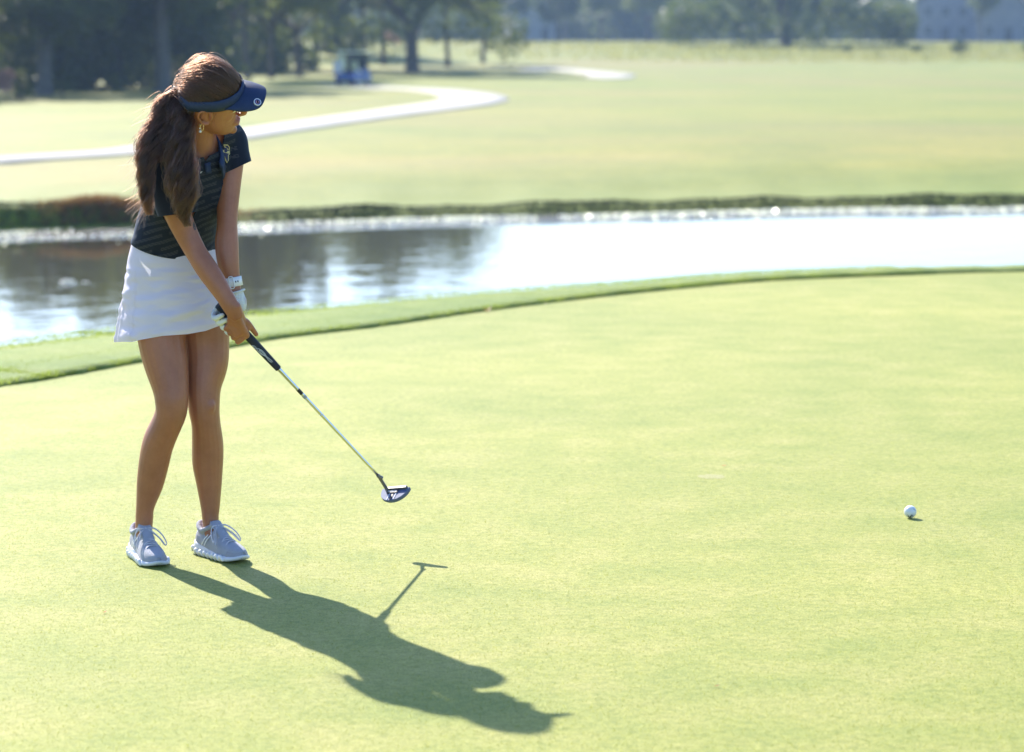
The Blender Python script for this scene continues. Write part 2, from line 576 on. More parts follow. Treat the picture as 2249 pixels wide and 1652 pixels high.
# --- cart path (two stretches of pale concrete)
M_path = mottled('path_concrete', (0.35, 0.325, 0.285), (0.44, 0.41, 0.37), 0.6, 0.85, bump=0.2, bscale=6)
def path_strip(name, pts_px, wid):
    P = catmull([tuple(GT(a, b)) for a, b in pts_px], 90)
    T = np.gradient(P[:, :2], axis=0); T /= np.linalg.norm(T, axis=1)[:, None] + 1e-9
    N = np.column_stack([-T[:, 1], T[:, 0]])
    W_ = np.interp(np.linspace(0, 1, 90), np.linspace(0, 1, len(wid)), wid)
    rows = []
    for p, n_, w_ in zip(P, N, W_):
        r = []
        for s, dz in ((-0.5, -0.04), (-0.495, 0.025), (-0.2, 0.03), (0.2, 0.03), (0.495, 0.025), (0.5, -0.04)):
            x, y = p[:2] + n_ * w_ * s
            r.append((x, y, land_z(x, y) + dz + 0.02))
        rows.append(r)
    g = Geo(); g.rings(rows, cap=False, closed=False)
    o = g.obj(name, M_path); tag(o, kind='structure'); return o
path_strip('cart_path', [(-260, 374), (-100, 362), (0, 354), (150, 345), (300, 334), (450, 311), (600, 287), (800, 258), (950, 238), (1020, 227), (1044, 217), (1015, 207), (950, 199), (880, 196), (800, 192), (740, 188)],
           [1.5, 1.5, 1.5, 1.55, 1.6, 1.7, 1.9, 2.1, 2.7, 2.8, 2.9, 2.8, 2.6, 2.6, 2.5, 2.5])
path_strip('cart_path', [(1150, 158), (1200, 152), (1250, 155), (1310, 161), (1345, 166), (1330, 172), (1290, 173)], [2.2, 2.6, 2.8, 3.0, 3.2, 3.0, 1.5])

# --- grasses nobody could count
def blades(name, pts, nrm_out, h, w, material, lean=0.4, segs=2):
    """pts (n,3) roots; h, w per blade; each blade a bent narrow strip"""
    n = len(pts)
    a = rng.uniform(0, 2 * math.pi, n)
    d = np.column_stack([np.cos(a), np.sin(a), np.zeros(n)])
    b = rng.uniform(0, 2 * math.pi, n)
    s = np.column_stack([np.cos(b), np.sin(b), np.zeros(n)])
    le = rng.uniform(0.05, lean, n)[:, None]
    hh = np.asarray(h)[:, None]; ww = np.asarray(w)[:, None]
    up = np.array([0, 0, 1.0])
    p0 = pts - s * ww / 2; p1 = pts + s * ww / 2
    m = pts + up * hh * 0.55 + d * hh * le * 0.35
    p2 = m + s * ww * 0.38; p3 = m - s * ww * 0.38
    t = pts + up * hh * (1 - 0.3 * le) + d * hh * le
    V = np.stack([p0, p1, p2, p3, t], 1).reshape(-1, 3)
    base = np.arange(n)[:, None] * 5
    F = np.concatenate([base + np.array([[0, 1, 2]]), base + np.array([[0, 2, 3]]), base + np.array([[3, 2, 4]])])
    o = mesh_obj(name, V, F, material); tag(o, kind='stuff'); return o

# longer grass of the fringe
n = 62000
ii = rng.uniform(70, 300, n)
i0 = ii.astype(int); fr = (ii - i0)[:, None]
q = rng.uniform(0, 1, n) ** 1.5
pe = Ed[i0] * (1 - fr) + Ed[i0 + 1] * fr
pn = Nn[i0]; pw = wd[i0]
off = 0.006 + q * (pw + 0.15)
pz = np.interp(off, [0, 0.03, 0.3, 1.0], [0.0, 0.012, 0.026, 0.026])
pts = np.column_stack([pe + pn * off[:, None], pz])
blades('fringe_grass', pts, None, rng.uniform(0.005, 0.012, n) * np.where(off < .07, 2.1, 1.0), rng.uniform(0.003, 0.006, n), M_blade, 1.0)

# short blades of the green itself, where the picture is sharp
n = 150000
yy = 5.7 + 8.5 * rng.beta(1.0, 1.5, n) ; 
xx = rng.uniform(-1, 1, n) * (yy * 0.1895 + 0.25)
pts = np.column_stack([xx, yy, np.full(n, -0.0005)])
M_short = blade_mat('short_blade', (0.24, 0.282, 0.058), (0.37, 0.36, 0.13), 0.50, 55.0)
blades('green_grass', pts, None, rng.uniform(0.0018, 0.0036, n) * (1 - 0.6 * np.clip((yy - 9.5) / 4.0, 0, 1)), rng.uniform(0.0016, 0.003, n), M_short, 1.4)

# weeds along the far bank, dark green, rust-brown at the far left
n = 22000
x = rng.uniform(-14, 16, n)
s = rng.uniform(0.02, 1.1, n)
kind = np.array([noise.noise((v * 0.45, 3.1, 0)) for v in x])
hgt = rng.uniform(0.02, 0.085, n) * (0.7 + 0.8 * np.clip(kind + 0.15, 0, 1)) * np.where(s > 0.8, 0.5, 1)
pts = np.array([(a, shore(a) + c, land_z(a, shore(a) + c)) for a, c in zip(x, s)])
blades('bank_weeds', pts, None, hgt, rng.uniform(0.012, 0.03, n), M_bank, 0.7)
n = 4200
x = np.concatenate([rng.normal(-7.0, 0.55, n // 2), rng.normal(-5.75, 0.45, n - n // 2)])
s = np.clip(rng.normal(0.55, 0.3, n), 0.1, 1.4)
pts = np.array([(a, shore(a) + c, land_z(a, shore(a) + c)) for a, c in zip(x, s)])
blades('rust_weeds', pts, None, rng.uniform(0.05, 0.16, n), rng.uniform(0.012, 0.025, n), M_rust, 0.9)
# tall dry grass on the rise at the back
n = 15000
x = rng.uniform(-28, 62, n)
d = rng.uniform(236, 320, n)
keep = (x > 8 + 10 * rng.normal(0, 1, n)) | (rng.uniform(0, 1, n) < 0.22)
x, d = x[keep], d[keep]; n = len(x)
pts = np.array([(a, b_, land_z(a, b_)) for a, b_ in zip(x, d)])
blades('tall_dry_grass', pts, None, rng.uniform(0.12, 0.50, n), rng.uniform(0.08, 0.2, n), M_dry, 0.6)
# ------------------------------------------------------------------ trees, shrubs, far wood
M_bark = mottled('bark', (0.055, 0.045, 0.038), (0.11, 0.095, 0.08), 3.0, 0.9, bump=0.6, bscale=14)
M_barkpale = mottled('pale_bark', (0.085, 0.078, 0.068), (0.14, 0.13, 0.115), 3.0, 0.9, bump=0.5, bscale=12)
M_oak = blade_mat('oak_leaf', (0.042, 0.064, 0.018), (0.135, 0.155, 0.045), 0.50, 0.35)
M_dark = blade_mat('dark_leaf', (0.024, 0.041, 0.013), (0.125, 0.15, 0.045), 0.46, 0.3)
M_pale = blade_mat('pale_leaf', (0.08, 0.105, 0.032), (0.17, 0.185, 0.065), 0.46, 0.3)
M_wood = blade_mat('far_leaf', (0.035, 0.055, 0.022), (0.12, 0.14, 0.05), 0.45, 0.25)
M_pink = blade_mat('pink_plume', (0.30, 0.17, 0.15), (0.48, 0.30, 0.26), 0.4, 1.2)
M_shrub = blade_mat('shrub_leaf', (0.05, 0.085, 0.025), (0.10, 0.14, 0.04), 0.35, 0.8)

def leaf_cloud(blobs, n, size, seed, droop=0.0):
    r = np.random.default_rng(seed)
    B = np.asarray(blobs)
    wgt = B[:, 3] ** 2; wgt /= wgt.sum()
    k = r.choice(len(B), n, p=wgt)
    dvec = r.normal(size=(n, 3)); dvec /= np.linalg.norm(dvec, axis=1)[:, None]
    rad = B[k, 3] * r.uniform(0.45, 1.08, n) ** 0.7
    c = B[k, :3] + dvec * rad[:, None] * np.array([1, 1, 0.8])
    if droop:
        c[:, 2] -= droop * r.random(n) ** 3
    a = r.normal(size=(n, 3)); a /= np.linalg.norm(a, axis=1)[:, None]
    t = r.normal(size=(n, 3)); bvec = np.cross(a, t); bvec /= np.linalg.norm(bvec, axis=1)[:, None]
    s = (size * r.uniform(0.6, 1.3, n))[:, None]
    V = np.stack([c - a * s, c + bvec * s * 0.5, c + a * s, c - bvec * s * 0.5], 1).reshape(-1, 3)
    F = np.arange(n * 4).reshape(-1, 4)
    return V, F

def crown_blobs(rx, ry, h0, h1, n, seed, rmin=0.16, rmax=0.34):
    r = random.Random(seed); out = []
    for _ in range(n):
        while True:
            u = (r.uniform(-1, 1), r.uniform(-1, 1), r.uniform(-1, 1))
            l = math.sqrt(sum(c * c for c in u))
            if 0.25 < l < 1: break
        zc = (h0 + h1) / 2; hz = (h1 - h0) / 2
        out.append((u[0] * rx * 0.82, u[1] * ry * 0.82, zc + u[2] * hz * 0.82, r.uniform(rmin, rmax) * min(rx, hz * 1.3)))
    return out

def trunk_geo(h, r0, limbs, seed, spread, lean=0.0):
    r = random.Random(seed); g = Geo()
    g.tube([(0, 0, -0.3), (0.02, 0, h * 0.12), (lean * 0.4, 0.05, h * 0.5), (lean, 0, h)],
           [r0 * 1.55, r0 * 1.05, r0 * 0.9, r0 * 0.7], n=10)
    for i in range(limbs):
        a = 2 * math.pi * i / limbs + r.uniform(-0.4, 0.4)
        L = spread * r.uniform(0.6, 1.0); z0 = h * r.uniform(0.72, 0.98); up = r.uniform(0.25, 0.8) * spread
        g.tube([(lean * 0.9, 0, z0), (lean + math.cos(a) * L * 0.4, math.sin(a) * L * 0.4, z0 + up * 0.55), (lean + math.cos(a) * L, math.sin(a) * L, z0 + up)],
               [r0 * 0.6, r0 * 0.38, r0 * 0.14], n=7)
    return g

tree_variants = {}
def variant(key):
    if key in tree_variants:
        return tree_variants[key]
    if key == 'oak':          # broad, hanging close to the grass at its rim
        bl = crown_blobs(7.0, 6.4, 3.0, 14.5, 60, 11) + [(7.2 * math.cos(a), 6 * math.sin(a), 3.2 + 0.8 * math.sin(3 * a), 1.5) for a in np.linspace(0, 6.2, 13)]
        c = leaf_cloud(bl, 12000, 0.22, 3, 0.9); t = trunk_geo(3.6, 0.50, 7, 5, 5.0); mt = (M_oak, M_bark)
    elif key == 'wide_oak':
        bl = crown_blobs(12.5, 9.0, 3.0, 9.8, 70, 21, 0.16, 0.30) + [(12.2 * math.cos(a), 8.5 * math.sin(a), 3.0 + 0.9 * math.sin(4 * a), 2.0) for a in np.linspace(0, 6.2, 17)]
        c = leaf_cloud(bl, 13000, 0.30, 4, 1.6); t = trunk_geo(3.8, 0.62, 8, 8, 9.0); mt = (M_dark, M_bark)
    elif key == 'dark':
        bl = crown_blobs(4.2, 4.0, 2.6, 12.0, 44, 31); c = leaf_cloud(bl, 7500, 0.22, 6, 0.8); t = trunk_geo(6.0, 0.26, 6, 9, 3.0); mt = (M_dark, M_bark)
    elif key == 'tall':
        bl = crown_blobs(4.6, 4.4, 4.0, 15.0, 44, 41); c = leaf_cloud(bl, 7500, 0.24, 7, 1.0); t = trunk_geo(8.5, 0.34, 7, 10, 3.4); mt = (M_oak, M_barkpale)
    elif key == 'pale':
        bl = crown_blobs(4.4, 4.2, 3.9, 13.0, 44, 51); c = leaf_cloud(bl, 8000, 0.20, 8, 0.4); t = trunk_geo(4.0, 0.22, 6, 12, 3.0, 0.3); mt = (M_pale, M_bark)
    elif key == 'slim':
        bl = crown_blobs(3.4, 3.4, 4.2, 14.5, 36, 61); c = leaf_cloud(bl, 6500, 0.20, 9, 0.8); t = trunk_geo(5.5, 0.20, 5, 13, 2.4, -0.2); mt = (M_oak, M_bark)
    cm = mesh_obj('crown', c[0], c[1], mt[0]).data
    tm = t.obj('trunk', mt[1]).data
    for o in [o for o in COL.objects if o.data in (cm, tm)]:
        bpy.data.objects.remove(o)
    tree_variants[key] = (cm, tm)
    return tree_variants[key]

def tree(key, name, px, d, label, scale=1.0, group=None, rot=None, zs=1.0):
    cm, tm = variant(key)
    p = at_d(px, d)
    t = thing(name, label, 'tree', p, rng.uniform(0, 6.28) if rot is None else rot, group)
    t.scale = (scale, scale, scale * zs)
    for nm, me in (('trunk', tm), ('crown', cm)):
        o = bpy.data.objects.new(nm, me); COL.objects.link(o); o.parent = t
    return t

GW = 'trees in the shade of the wood on the left'
tree('oak', 'oak_tree', 908, 192, 'spreading oak with thick dark trunk standing just beyond the bend of the path', 1.0, rot=0.3)
tree('wide_oak', 'oak_tree', 1718, 298, 'very wide low oak with short dark trunk on the rise at the back', 1.03, rot=0.1)
tree('tall', 'shade_tree', 110, 122, 'tall tree with a straight pale trunk beside the dark rail fence', 1.0, GW, zs=0.62)
tree('dark', 'shade_tree', -30, 128, 'dark tree at the left edge above the pink bush', 1.0, GW, zs=0.7)
tree('dark', 'shade_tree', 22, 150, 'dark tree behind the rail fence, left of the pale trunk', 1.05, GW, zs=0.76)
tree('tall', 'shade_tree', 190, 139, 'tall leafy tree right of the pale straight trunk', 1.0, GW, zs=0.72)
tree('dark', 'shade_tree', 268, 135, 'dense dark tree at the wood edge left of the ponytail', 1.02, GW, zs=0.84)
tree('tall', 'shade_tree', 368, 131, 'leaning tall tree with bluish trunk just left of the woman\'s head', 1.05, GW, zs=0.74)
tree('dark', 'shade_tree', 445, 142, 'dark tree directly behind the woman\'s head', 1.1, GW, zs=0.95)
tree('pale', 'slender_tree', 520, 160, 'low leafy tree right behind the visor of the woman', 1.05, 'slender trees right of the woman')
tree('slim', 'slender_tree', 550, 168, 'slender dark trunk, nearest to the visor of the three thin trunks', 0.95, 'slender trees right of the woman')
tree('pale', 'slender_tree', 602, 172, 'slender trunk, middle of the three thin trunks right of the visor', 0.9, 'slender trees right of the woman')
tree('pale', 'slender_tree', 664, 176, 'pale green tree, third thin trunk from the visor', 0.85, 'slender trees right of the woman')
tree('slim', 'slender_tree', 806, 205, 'slim dark trunk rising directly behind the golf cart', 1.0, 'slender trees right of the woman')
tree('oak', 'oak_tree', 740, 235, 'rounded oak in the second row behind the golf cart', 0.95)
tree('pale', 'roadside_tree', 1440, 395, 'pale grey green tree left of the very wide oak', 1.15)
tree('tall', 'roadside_tree', 1240, 440, 'tall hazy tree standing right behind the far middle house', 0.95)
tree('dark', 'roadside_tree', 1375, 450, 'bluish tree behind the pale grey green tree', 1.0)
tree('dark', 'roadside_tree', 1540, 430, 'hazy tree showing past the left end of the very wide oak', 0.95)
tree('dark', 'roadside_tree', 2150, 455, 'hazy dark tree between the two houses on the right', 0.9)
tree('slim', 'roadside_tree', 1060, 400, 'slim hazy tree seen past the right side of the path oak', 1.0)
for px_, d_, z_, lab in ((590, 203, 1.3, 'tall thin tree of the second row, nearest to the visor'), (700, 210, 1.22, 'tall thin tree of the second row left of the golf cart'),
                     (846, 216, 1.2, 'tall thin tree between the slim trunk and the oak trunk'), (985, 214, .98, 'tall thin tree just right of the oak trunk'), (1062, 226, .74, 'tall thin tree at the right end of the wood')):
    tree('slim', 'slender_tree', px_, d_, lab, 1.0, 'slender trees right of the woman', zs=z_)
tree('dark', 'shade_tree', -180, 118, 'dark tree just outside the left edge of the picture', 1.0, GW, zs=0.66)
tree('tall', 'shade_tree', -320, 112, 'tall tree well left of the rail fence', 1.0, GW, zs=0.55)

# woods too far off to tell the trees apart
def wood(name, x0, x1, d0, d1, h, n, size, seed, step=3.2):
    r = np.random.default_rng(seed)
    nb = int((x1 - x0) / step)
    bl = []
    for i in range(nb):
        x = r.uniform(x0, x1); d = r.uniform(d0, d1); z0 = land_z(x, d)
        top = h * r.uniform(0.65, 1.05)
        for k in range(4):
            bl.append((x + r.normal(0, 1.2), d + r.normal(0, 1.2), z0 + top * (0.12 + 0.25 * k), r.uniform(1.5, 2.8)))
    v, f = leaf_cloud(bl, n, size, seed + 1)
    o = mesh_obj(name, v, f, M_wood); tag(o, kind='stuff'); return o
wood('woodland', -75, -14, 205, 285, 10.0, 30000, 0.40, 71)
wood('woodland', -60, 150, 470, 560, 14.0, 60000, 0.85, 81, 1.4)
wood('hedgerow', -40, 120, 446, 464, 6.0, 26000, 0.6, 87, 0.8)
wood('undergrowth', -46, -17.0, 172, 205, 6.5, 16000, 0.34, 91)
wood('undergrowth', -27, -14.2, 131, 146, 5.0, 9500, 0.27, 95)

# shrubs
def shrub(name, px, d, rx, h, label, material, n=900, size=0.10, seed=1, cat='shrub', group=None):
    p = at_d(px, d)
    t = thing(name, label, cat, p, 0, group)
    bl = crown_blobs(rx, rx, 0.1 * h, h, 12, seed)
    v, f = leaf_cloud(bl, n, size, seed)
    mesh_obj('foliage', v, f, material, t)
    g = Geo(); r = random.Random(seed)
    for k in range(5):
        a = r.uniform(0, 6.28)
        g.tube([(0, 0, -0.05), (math.cos(a) * rx * 0.3, math.sin(a) * rx * 0.3, h * 0.6)], [0.03, 0.012], n=6)
    g.obj('stem', M_bark, t)
    return t
shrub('pink_bush', 6, 112, 0.85, 1.55, 'feathery pink flowering bush at the left edge below the trees', M_pink, 1500, 0.07, 3)
shrub('pink_bush', 866, 246, 1.1, 2.0, 'pale pink flowering bush between the oak trunk and the slim trunk', M_pink, 900, 0.12, 4)
shrub('shrub', 150, 120, 0.5, 0.7, 'small green shrub at the foot of the pale trunk', M_shrub, 700, 0.07, 5, group='low shrubs along the wood')
shrub('shrub', 62, 113, 0.6, 0.5, 'low green shrub just right of the pink bush', M_shrub, 700, 0.07, 6, group='low shrubs along the wood')
shrub('shrub', 262, 128, 0.5, 0.9, 'bright green shrub in the shade left of the ponytail', M_pale, 700, 0.08, 7, group='low shrubs along the wood')
shrub('shrub', 2092, 262, 1.0, 1.5, 'green shrub in the dry grass between the two right houses', M_shrub, 700, 0.13, 8, group='shrubs in the dry grass')
shrub('shrub', 2002, 262, 0.9, 1.2, 'yellow green shrub in the dry grass right of the wide oak', M_pale, 700, 0.12, 9, group='shrubs in the dry grass')
shrub('shrub', 2243, 262, 0.9, 1.9, 'dark green shrub at the right edge of the dry grass', M_shrub, 700, 0.12, 10, group='shrubs in the dry grass')
shrub('shrub', 1850, 266, 0.6, 1.1, 'thin green shrub in the dry grass under the wide oak', M_shrub, 400, 0.12, 12, group='shrubs in the dry grass')

# dark rail fence in the shade on the left: posts and rails are pieces
M_fence = mottled('fence_wood', (0.045, 0.04, 0.038), (0.08, 0.07, 0.062), 2.0, 0.85)
fp = at_d(-70, 140)
fence = thing('rail_fence', 'dark low rail fence in the shade at the far left', 'fence', fp, 0.02)
bm = bmesh.new(); box(bm, 0, 0, 0.55, 0.14, 0.14, 1.2, 0.01)
post_me = bm_obj('post', bm, M_fence, fence).data
bm = bmesh.new(); box(bm, 1.0, -0.09, 0, 2.0, 0.045, 0.22, 0.01)
rail_me = bm_obj('rail', bm, M_fence, fence).data
for o in list(fence.children):
    bpy.data.objects.remove(o)
for k in range(4):
    o = bpy.data.objects.new('post', post_me); COL.objects.link(o); o.parent = fence; o.location = (k * 2.0, 0, 0)
    if k < 3:
        for z in (0.35, 0.72, 1.05):
            q = bpy.data.objects.new('rail', rail_me); COL.objects.link(q); q.parent = fence; q.location = (k * 2.0, 0, z)

# --- far houses
M_wall1 = mottled('house_siding', (0.17, 0.18, 0.22), (0.21, 0.22, 0.26), 0.8, 0.8)
M_wall2 = mottled('house_render', (0.22, 0.22, 0.24), (0.26, 0.26, 0.28), 0.8, 0.8)
M_roof = mottled('roof_shingle', (0.06, 0.06, 0.065), (0.09, 0.088, 0.09), 1.2, 0.9)
M_trim = mat('white_trim', (0.32, 0.33, 0.36), 0.5)
M_pane = mat('window_glass', (0.03, 0.04, 0.05), 0.08, 0.6)
def house(px, d, wdt, dep, hw, hr, label, wallm, gable, nwin, floors, rotz=0.0, chim=True):
    p = at_d(px, d)
    t = thing('house', label, 'house', p, rotz)
    bm = bmesh.new()
    prof_ = [(-wdt / 2, -0.5), (wdt / 2, -0.5), (wdt / 2, hw), (0, hw + hr), (-wdt / 2, hw)] if gable else [(-wdt / 2, -0.5), (wdt / 2, -0.5), (wdt / 2, hw), (-wdt / 2, hw)]
    f0 = [bm.verts.new((x, -dep / 2, z)) for x, z in prof_]
    f1 = [bm.verts.new((x, dep / 2, z)) for x, z in prof_]
    bm.faces.new(f0); bm.faces.new(f1[::-1])
    for i in range(len(prof_)):
        j = (i + 1) % len(prof_)
        bm.faces.new((f0[i], f1[i], f1[j], f0[j]))
    if not gable:   # gable triangles at the two ends
        for x in (-wdt / 2, wdt / 2):
            bm.faces.new([bm.verts.new(q) for q in ((x, -dep / 2, hw), (x, dep / 2, hw), (x, 0, hw + hr))])
    bm_obj('wall', bm, wallm, t)
    g = Geo(); th = 0.22; ov = 0.45
    if gable:
        for sg in (-1, 1):
            a = np.array([sg * (wdt / 2 + ov), hw - ov * hr / (wdt / 2)]); b_ = np.array([0.0, hw + hr])
            g.rings([[(a[0], y, a[1] + 0.03), (b_[0], y, b_[1] + 0.03), (b_[0], y, b_[1] + th), (a[0], y, a[1] + th)] for y in (-dep / 2 - ov, dep / 2 + ov)])
    else:
        for sg in (-1, 1):
            a = np.array([sg * (dep / 2 + ov), hw - ov * hr / (dep / 2)]); b_ = np.array([0.0, hw + hr])
            g.rings([[(x, a[0], a[1] + 0.03), (x, b_[0], b_[1] + 0.03), (x, b_[0], b_[1] + th), (x, a[0], a[1] + th)] for x in (-wdt / 2 - ov, wdt / 2 + ov)])
    rf_ = g.obj('roof', M_roof, t, False)
    if chim:
        bm = bmesh.new(); box(bm, wdt * 0.22, 0.6, hw + hr * 0.9, 0.8, 0.8, 2.2, 0.03); bm_obj('chimney', bm, M_wall2, rf_)
    for fl in range(floors):
        for k in range(nwin):
            x = (k - (nwin - 1) / 2) * wdt / (nwin + 0.3); z = 1.6 + fl * 2.9
            if fl == 0 and k == nwin // 2:
                bm = bmesh.new(); box(bm, x, -dep / 2 - 0.03, 1.05, 1.1, 0.08, 2.15, 0.02); bm_obj('door', bm, M_pane if False else M_roof, t)
                continue
            bm = bmesh.new()
            for (cx, cz, sx, sz) in ((x - 0.58, z, 0.12, 1.6), (x + 0.58, z, 0.12, 1.6), (x, z + 0.74, 1.04, 0.12), (x, z - 0.74, 1.04, 0.12), (x, z, 0.06, 1.36)):
                box(bm, cx, -dep / 2 - 0.05, cz, sx, 0.1, sz)
            w_ = bm_obj('window', bm, M_trim, t)
            bm = bmesh.new(); box(bm, x, -dep / 2 - 0.012, z, 1.04, 0.02, 1.36); bm_obj('pane', bm, M_pane, w_)
    return t
house(2068, 418, 8.6, 9.0, 6.0, 2.4, 'tall grey house in the haze right of the very wide oak', M_wall1, True, 3, 2, -0.26)
house(2208, 405, 9.6, 9.0, 3.3, 4.2, 'lower house with a steep gable at the right edge', M_wall1, True, 3, 1, -0.32)
house(1165, 430, 7.6, 8.0, 5.8, 2.2, 'grey house in the haze right of the path oak', M_wall2, True, 2, 2, 0.15)
for px_, d_, k_, lab in ((1126, 395, 'pale', 'hazy leafy tree left of the far middle house'), (1222, 385, 'dark', 'hazy rounded tree right of the far middle house'), (1318, 392, 'pale', 'hazy tree midway between the far middle house and the wide oak'), (1420, 372, 'pale', 'pale hazy tree nearest to the left end of the wide oak'), (2138, 392, 'slim', 'thin hazy tree at the corner of the tall grey house')):
    tree(k_, 'roadside_tree', px_, d_, lab, 1.0, zs=.9)
# ------------------------------------------------------------------ the golfer
def skin_material():
    m = mat('skin', (0.35, 0.155, 0.092), 0.40, 0.45)
    nt = m.node_tree; b = nt.nodes['Principled BSDF']
    tc = nd(nt, 'ShaderNodeTexCoord')
    n = noise_tex(nt, tc.outputs['Object'], 11, 6, 0.7)
    r = ramp(nt, [(0.25, (0.30, 0.112, 0.058)), (0.75, (0.43, 0.172, 0.094))], n.outputs[0])
    nt.links.new(r.outputs[0], b.inputs['Base Color'])
    n2 = noise_tex(nt, tc.outputs['Object'], 260, 2)
    bp = nd(nt, 'ShaderNodeBump', i_Strength=0.10, i_Distance=0.002)
    nt.links.new(n2.outputs[0], bp.inputs['Height']); nt.links.new(bp.outputs[0], b.inputs['Normal'])
    b.inputs['Subsurface Weight'].default_value = 0.30
    b.inputs['Subsurface Radius'].default_value = (1.0, 0.28, 0.12)
    b.inputs['Subsurface Scale'].default_value = 0.026
    return m
M_skin = skin_material()
M_white = mottled('white_fabric', (0.74, 0.74, 0.78), (0.80, 0.80, 0.83), 30, 0.8, bump=0.12, bscale=700)
b = M_white.node_tree.nodes['Principled BSDF']; b.inputs['Sheen Weight'].default_value = 0.15
M_navy = mottled('navy_twill', (0.008, 0.022, 0.075), (0.012, 0.03, 0.095), 60, 0.6, bump=0.15, bscale=900)
M_leather = mottled('white_leather', (0.66, 0.68, 0.68), (0.76, 0.77, 0.77), 40, 0.6, bump=0.35, bscale=160)
M_rubber_w = mat('white_rubber', (0.78, 0.78, 0.80), 0.45, 0.4)
M_dark = mat('dark_detail', (0.015, 0.015, 0.018), 0.5)
M_gold = mat('gold', (0.80, 0.55, 0.20), 0.25, 0.5, 1.0)
M_pearl = mat('pearl', (0.80, 0.78, 0.74), 0.2, 0.6)

def N3(v):
    v = np.asarray(v, float); return v / np.linalg.norm(v)
L_SH = N3((0.80, 0.60, 0.10))       # towards her left shoulder
N_SH = N3((0.60, -0.80, -0.15))     # out of her chest
L_HP = N3((0.86, 0.50, 0.0)); N_HP = N3((0.50, -0.86, 0.0))

person = thing('person', 'woman in navy visor, dark striped polo and white skirt finishing a putt on the green', 'person', W(385, 1232, 8.42) * 1.0)
person.location.z = 0.0
person_loc = person.location.copy()
PARTS = []          # built in place, then hung under the person

# --- head frame, tilted as she looks along the line of the putt
HM = np.array([[0.98421, 0.08482, 0.15537], [0.03437, 0.76947, -0.63775], [-0.17365, 0.63302, 0.75441]])
HC = np.array(W(459, 221, 8.17))
HS = 0.987
def HL(p):
    return HC + HM @ (np.asarray(p, float) * HS)
def HLs(P):
    return HC + (np.asarray(P, float) * HS) @ HM.T

body = Geo()
def limb(rows, hint=(1, 0, 0), n=20, k=1.0):
    pts = [W((r[1] + r[2]) / 2, r[0], r[3]) for r in rows]
    ru = [(r[2] - r[1]) / 2 / FPX * r[3] * k for r in rows]
    rv = [r[4] for r in rows]
    body.tube(pts, ru, rv, hint, n)
# right leg, nearer to us
limb([(610, 310, 402, 8.43, .088), (660, 304, 408, 8.415, .090), (705, 297, 409, 8.40, .092), (750, 302, 409, 8.385, .085), (800, 315, 414.5, 8.37, .078),
      (851, 333, 416, 8.352, .069), (880, 339, 415, 8.342, .063), (906, 340, 411, 8.342, .058), (931, 331, 401, 8.355, .057), (959, 317, 389, 8.372, .058),
      (985, 309, 380, 8.385, .058), (1023, 303, 371, 8.398, .054), (1066, 299, 359, 8.406, .045), (1113, 298, 340, 8.412, .036), (1140, 297, 337, 8.414, .034), (1165, 297, 335, 8.412, .034), (1195, 303, 333, 8.40, .03)], k=0.985)
# left leg
limb([(610, 392, 480, 8.47, .080), (660, 394, 494, 8.468, .084), (705, 397, 504, 8.468, .086), (750, 401, 505, 8.47, .086), (800, 406, 502, 8.455, .078),
      (850, 408, 487, 8.435, .069), (895, 412.5, 483.5, 8.425, .061), (930, 419.5, 485, 8.432, .057), (970, 420.5, 491, 8.452, .058), (995, 420.5, 492, 8.46, .058),
      (1023, 422, 491, 8.465, .054), (1066, 431, 488, 8.468, .045), (1113, 440, 483.5, 8.468, .036), (1136, 443, 481, 8.466, .034), (1161, 446, 482, 8.462, .034), (1192, 452, 480, 8.45, .03)], k=0.985)
# kneecaps
for px, py, Y in ((378, 893, 8.30), (452, 893, 8.38)):
    body.blob(W(px, py, Y + .004), (0.030, 0.018, 0.036))
# trunk of the body (under the clothes)
body.tube([W(393, 650, 8.465), W(392, 600, 8.45), W(389, 540, 8.43), W(400, 480, 8.40), W(411, 430, 8.37), W(421, 375, 8.325), W(428, 335, 8.29), W(432, 312, 8.27)],
          [.135, .148, .112, .112, .122, .128, .092, .056], [.10, .108, .088, .088, .094, .082, .066, .054], L_SH, 26)
# shoulders and collar bones
body.tube([W(352, 350, 8.205), W(395, 328, 8.255), W(432, 322, 8.285), W(470, 305, 8.33), W(500, 304, 8.365)], [.045, .046, .05, .046, .043], None, (0, 0, 1), 16)
# right arm
body.tube([W(350, 350, 8.20), W(371, 415, 8.20), W(391, 472, 8.205), W(410, 515, 8.21), W(430, 553, 8.205), W(447, 580, 8.195), W(466, 608, 8.185), W(490, 645, 8.175), W(507, 673, 8.17), W(517, 690, 8.175), W(523, 702, 8.18)],
          [.048, .046, .041, .036, .033, .034, .0335, .0285, .0262, .0235, .016], [.048, .046, .041, .036, .034, .035, .032, .026, .021, .014, .010], (0.8, 0, 0.55), 18)
# left arm, ends inside the glove
body.tube([W(500, 304, 8.37), W(505, 350, 8.35), W(503, 400, 8.33), W(500, 450, 8.31), W(499, 492, 8.295), W(498, 535, 8.28), W(501, 575, 8.27), W(508, 612, 8.265), W(514, 648, 8.262)],
          [.045, .043, .038, .034, .0315, .0365, .034, .027, .0235], [.045, .043, .038, .034, .033, .034, .032, .025, .021], (1, 0, 0), 18)
# neck
body.tube([W(431, 335, 8.29), W(433, 300, 8.258), HL((-.022, 0, -.075)), HL((-.015, 0, -.03))], [.062, .052, .050, .05], [.060, .052, .050, .05], (1, 0.2, 0), 20)
